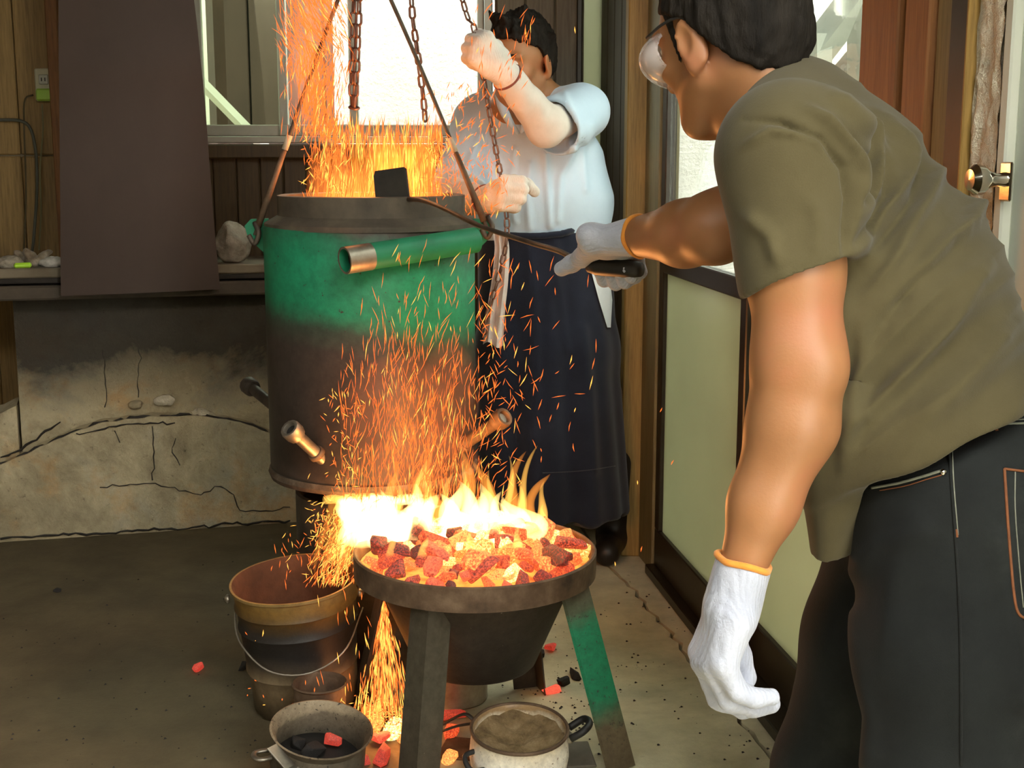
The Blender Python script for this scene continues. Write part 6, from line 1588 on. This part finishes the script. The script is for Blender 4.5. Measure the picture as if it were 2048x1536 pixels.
s.cap(at(1030, 170, 3.74), at(1041, 262, 3.73), 0.045, 0.006, 0.004, 's'); s.cap(oC + oR @ A(0, -0.02, -0.05), oN + A(-0.004, -0.01, 0.012), 0.056, 0.064, 0.004, 's')
of = [([(1150, 300), (1120, 350), (1115, 440)], 6, 9), ([(1090, 310), (1095, 380), (1100, 450)], 7, 9), ([(1060, 330), (1055, 400), (1060, 455)], 6, 9), ([(1180, 250), (1165, 300), (1170, 380)], 5, 10), ([(960, 270), (940, 320), (925, 380)], 5, 9), ([(990, 250), (985, 310), (1000, 340)], 4, 8), ([(1130, 190), (1150, 240), (1140, 290)], 4, 9), ([(1030, 300), (1020, 370), (1030, 440)], 5, 8)]
def shirt2(V):
    px_ = to_px(V); d = np.zeros(len(V)); near = np.clip((3.90 - V[:, 1]) / 0.05, 0, 1)
    for L, a, w in of:
        q, fr = seg_dist(px_, np.array(L, float)); d += 1.5 * a * 0.001 * np.exp(-(q / (0.8 * w)) ** 2) * near
    return d + np.array([0.006 * mnoise.noise(Vector((p[0] * 12, p[1] * 10, p[2] * 6))) for p in V])
osh = sdf_obj('shirt', s, BLUE, elder, relax=1, disp=shirt2)
for pts in ([at(1080, 176, 3.84), at(1072, 205, 3.77), at(1052, 245, 3.735), at(1042, 266, 3.73)], [at(1000, 190, 3.80), at(1005, 215, 3.76), at(1022, 248, 3.735), at(1038, 268, 3.73)]):
    MB().tube(spline(pts, 16), [0.014] * 8 + [0.013, 0.012, 0.011, 0.010, 0.009, 0.008, 0.006, 0.004], 8, flat=0.55).obj('collar', BLUE, osh, smooth=True)
WSL = cloth('white_undersleeve', [(0.3, (0.62, 0.55, 0.49)), (0.7, (0.78, 0.71, 0.66))], 8, 400, 0.9, 0.2, 0.2)
s = SDF(0.005); s.cap(mid(oSL, oEL, 0.5), oEL, 0.050, 0.053, 0.02); s.cap(oEL, oWL, 0.052, 0.038, 0.025); s.half(mid(oWL, oEL, 0.0), oWL - oEL, 0.003)
wr = lambda V: np.array([0.004 * mnoise.noise(Vector((p[0] * 22, p[1] * 22, p[2] * 22))) for p in V])
sdf_obj('undersleeve', s, WSL, elder, disp=wr)
s = SDF(0.005); s.cap(mid(oSR, oER, 0.6), oER, 0.050, 0.050, 0.02); s.cap(oER, oWR, 0.049, 0.037, 0.025); s.half(oWR, oWR - oER, 0.003)
sdf_obj('undersleeve', s, WSL, elder, disp=wr)
DKRED = cloth('dark_red_elastic', [(0.3, (0.16, 0.05, 0.04)), (0.7, (0.24, 0.08, 0.06))], 30)
fist = [(70, 88, 55), (72, 90, 55), (74, 90, 55), (76, 88, 52)]; thb = [(0.35, 0.45, -0.80), (-0.20, 0.50, -0.80), (-0.6, 0.1, -0.8)]
s = SDF(0.0032)
y1 = unit(at(952, 84, 3.42) - oWL); hand(s, oWL + y1 * 0.004, y1, A(0.25, -0.95, 0.1), 'L', fist, [(0.35, 0.45, -0.80), (-0.20, 0.55, -0.80), (-0.6, 0.1, -0.8)], 1.12, 0.004)
s.cap(oWL + unit(oEL - oWL) * 0.018, oWL + y1 * 0.03, 0.040, 0.034, 0.015); s.half(oWL + unit(oEL - oWL) * 0.012, oEL - oWL, 0.002)
g_ = sdf_obj('glove', s, GLOVE_O, elder, relax=1)
ring('cuff_hem', oWL + unit(oEL - oWL) * 0.012, oEL - oWL, 0.0395, 0.0035, DKRED, g_)
s = SDF(0.0032)
y1 = unit(at(1010, 383, 3.44) - oWR); hand(s, oWR + y1 * 0.002, y1, A(0.1, -0.93, 0.3), 'R', fist, thb, 1.10, 0.004)
s.cap(oWR + unit(oER - oWR) * 0.02, oWR + y1 * 0.03, 0.039, 0.034, 0.015); s.half(oWR + unit(oER - oWR) * 0.012, oER - oWR, 0.002)
g_ = sdf_obj('glove', s, GLOVE_O, elder, relax=1)
ring('cuff_hem', oWR + unit(oER - oWR) * 0.012, oER - oWR, 0.0385, 0.0035, DKRED, g_)
NAVY = cloth('navy_cotton', [(0.3, (0.010, 0.013, 0.024)), (0.6, (0.017, 0.022, 0.040)), (0.75, (0.026, 0.033, 0.055))], 4, 420, 0.95, 0.25, 0.2)
s = SDF(0.007)
ac = [at(1088, 466, 3.87), at(1092, 700, 3.86), at(1102, 1080, 3.84)]
s.cap(ac[0], ac[1], 0.140, 0.148, 0.03, flat=(A(1, 0.05, 0), 0.71)); s.cap(ac[1], ac[2], 0.148, 0.168, 0.03, flat=(A(1, 0.05, 0), 0.70))
s.half(at(1100, 1052, 3.70), A(0, -0.05, -1), 0.004); s.half(at(1088, 462, 3.75), A(0.06, 0, 1), 0.006)
def apron_disp(V):
    px_ = to_px(V); h = np.clip((1.05 - V[:, 2]) / 0.9, 0, 1)
    a = np.arctan2(V[:, 1] - 3.86, V[:, 0] - ac[1][0])
    d = h * (0.010 * np.sin(a * 7 + 0.6) + 0.006 * np.sin(a * 13 + V[:, 2] * 2))
    for L, am, w in (([(1110, 480), (1120, 580), (1135, 700)], 6, 9), ([(1165, 660), (1180, 800), (1185, 940)], 7, 12), ([(1060, 500), (1070, 640), (1075, 800)], 5, 12)):
        q, fr = seg_dist(px_, np.array(L, float)); d += am * 0.001 * np.exp(-(q / w) ** 2)
    return d
apron = sdf_obj('apron', s, NAVY, elder, relax=1, disp=apron_disp)
AB = surf(apron)
def strip(pts_px, w, t, lift): pass
seam('apron_hem', [(1085, 946), (1130, 944), (1180, 940), (1230, 932)], 0.0013, cloth('navy_thread', [(0.3, (0.03, 0.035, 0.05)), (0.7, (0.05, 0.06, 0.08))], 40), apron, AB)
seam('apron_tie', [(1012, 470), (1060, 472), (1110, 470), (1160, 462), (1205, 452)], 0.010, NAVY, apron, AB)
tri = [(1180, 540), (1216, 545), (1222, 600), (1219, 655), (1212, 655), (1196, 600)]
tp = [hit(AB, u, v, 0.004) for u, v in tri]
if all(p is not None for p in tp):
    MB().prism(tp, (0.0, -0.004, 0)).obj('shirt_tail', cloth('white_shirt_tail', [(0.3, (0.62, 0.68, 0.74)), (0.7, (0.75, 0.80, 0.85))], 8), elder)
BOOT = pmat('black_rubber', [(0.3, (0.008, 0.008, 0.008)), (0.7, (0.022, 0.02, 0.018))], 9, rough=0.45, bmp=0.08)
for F_ in (oFL, oFR):
    s = SDF(0.006).cap(A(F_[0], F_[1], 0.30), A(F_[0], F_[1], 0.07), 0.062, 0.052, 0.02).cap(A(F_[0], F_[1] + 0.02, 0.045), A(F_[0] - 0.03, F_[1] - 0.13, 0.040), 0.046, 0.040, 0.03)
    s.half(A(0, 0, 0.003), A(0, 0, -1), 0.004); sdf_obj('boot', s, BOOT, elder)
# towel hung at his waist
tw = MB(); pts = [(1000, 468), (1004, 500), (1000, 560), (992, 620), (986, 690)]; V = []; nC, nR = 12, 30
for j in range(nR + 1):
    t = j / nR; q = spline([(a, b, 0) for a, b in pts], 31)[j]
    for i in range(nC + 1):
        w = (i / nC - 0.5); wd = 26 + 14 * t
        V.append(at(q[0] + w * wd, q[1] + 6 * math.sin(w * 6) * t, 3.62 + 0.012 * math.sin(w * 14 + 2 * t) + 0.004 * math.sin(t * 9)))
n1 = (nC + 1) * (nR + 1); V = np.array(V); V = np.concatenate([V, V + A(0, 0.012, 0)]); F = []
gi = lambda i, j: j * (nC + 1) + i
for j in range(nR):
    for i in range(nC):
        F += [(gi(i, j), gi(i, j + 1), gi(i + 1, j + 1), gi(i + 1, j)), (n1 + gi(i, j), n1 + gi(i + 1, j), n1 + gi(i + 1, j + 1), n1 + gi(i, j + 1))]
for j in range(nR): F += [(gi(0, j), n1 + gi(0, j), n1 + gi(0, j + 1), gi(0, j + 1)), (gi(nC, j + 1), n1 + gi(nC, j + 1), n1 + gi(nC, j), gi(nC, j))]
for i in range(nC): F += [(gi(i, nR), n1 + gi(i, nR), n1 + gi(i + 1, nR), gi(i + 1, nR)), (gi(i + 1, 0), n1 + gi(i + 1, 0), n1 + gi(i, 0), gi(i, 0))]
TOW = cloth('white_towelling', [(0.3, (0.55, 0.47, 0.44)), (0.7, (0.74, 0.67, 0.64))], 20, 300, 0.95, 0.4, 0.3)
tag(mesh('towel', V, F, TOW, origin=at(1000, 468, 3.62), smooth=True, autosmooth=60), 'white towel hanging from the waist of the man in the navy apron', 'towel')
bpy.context.view_layer.update()
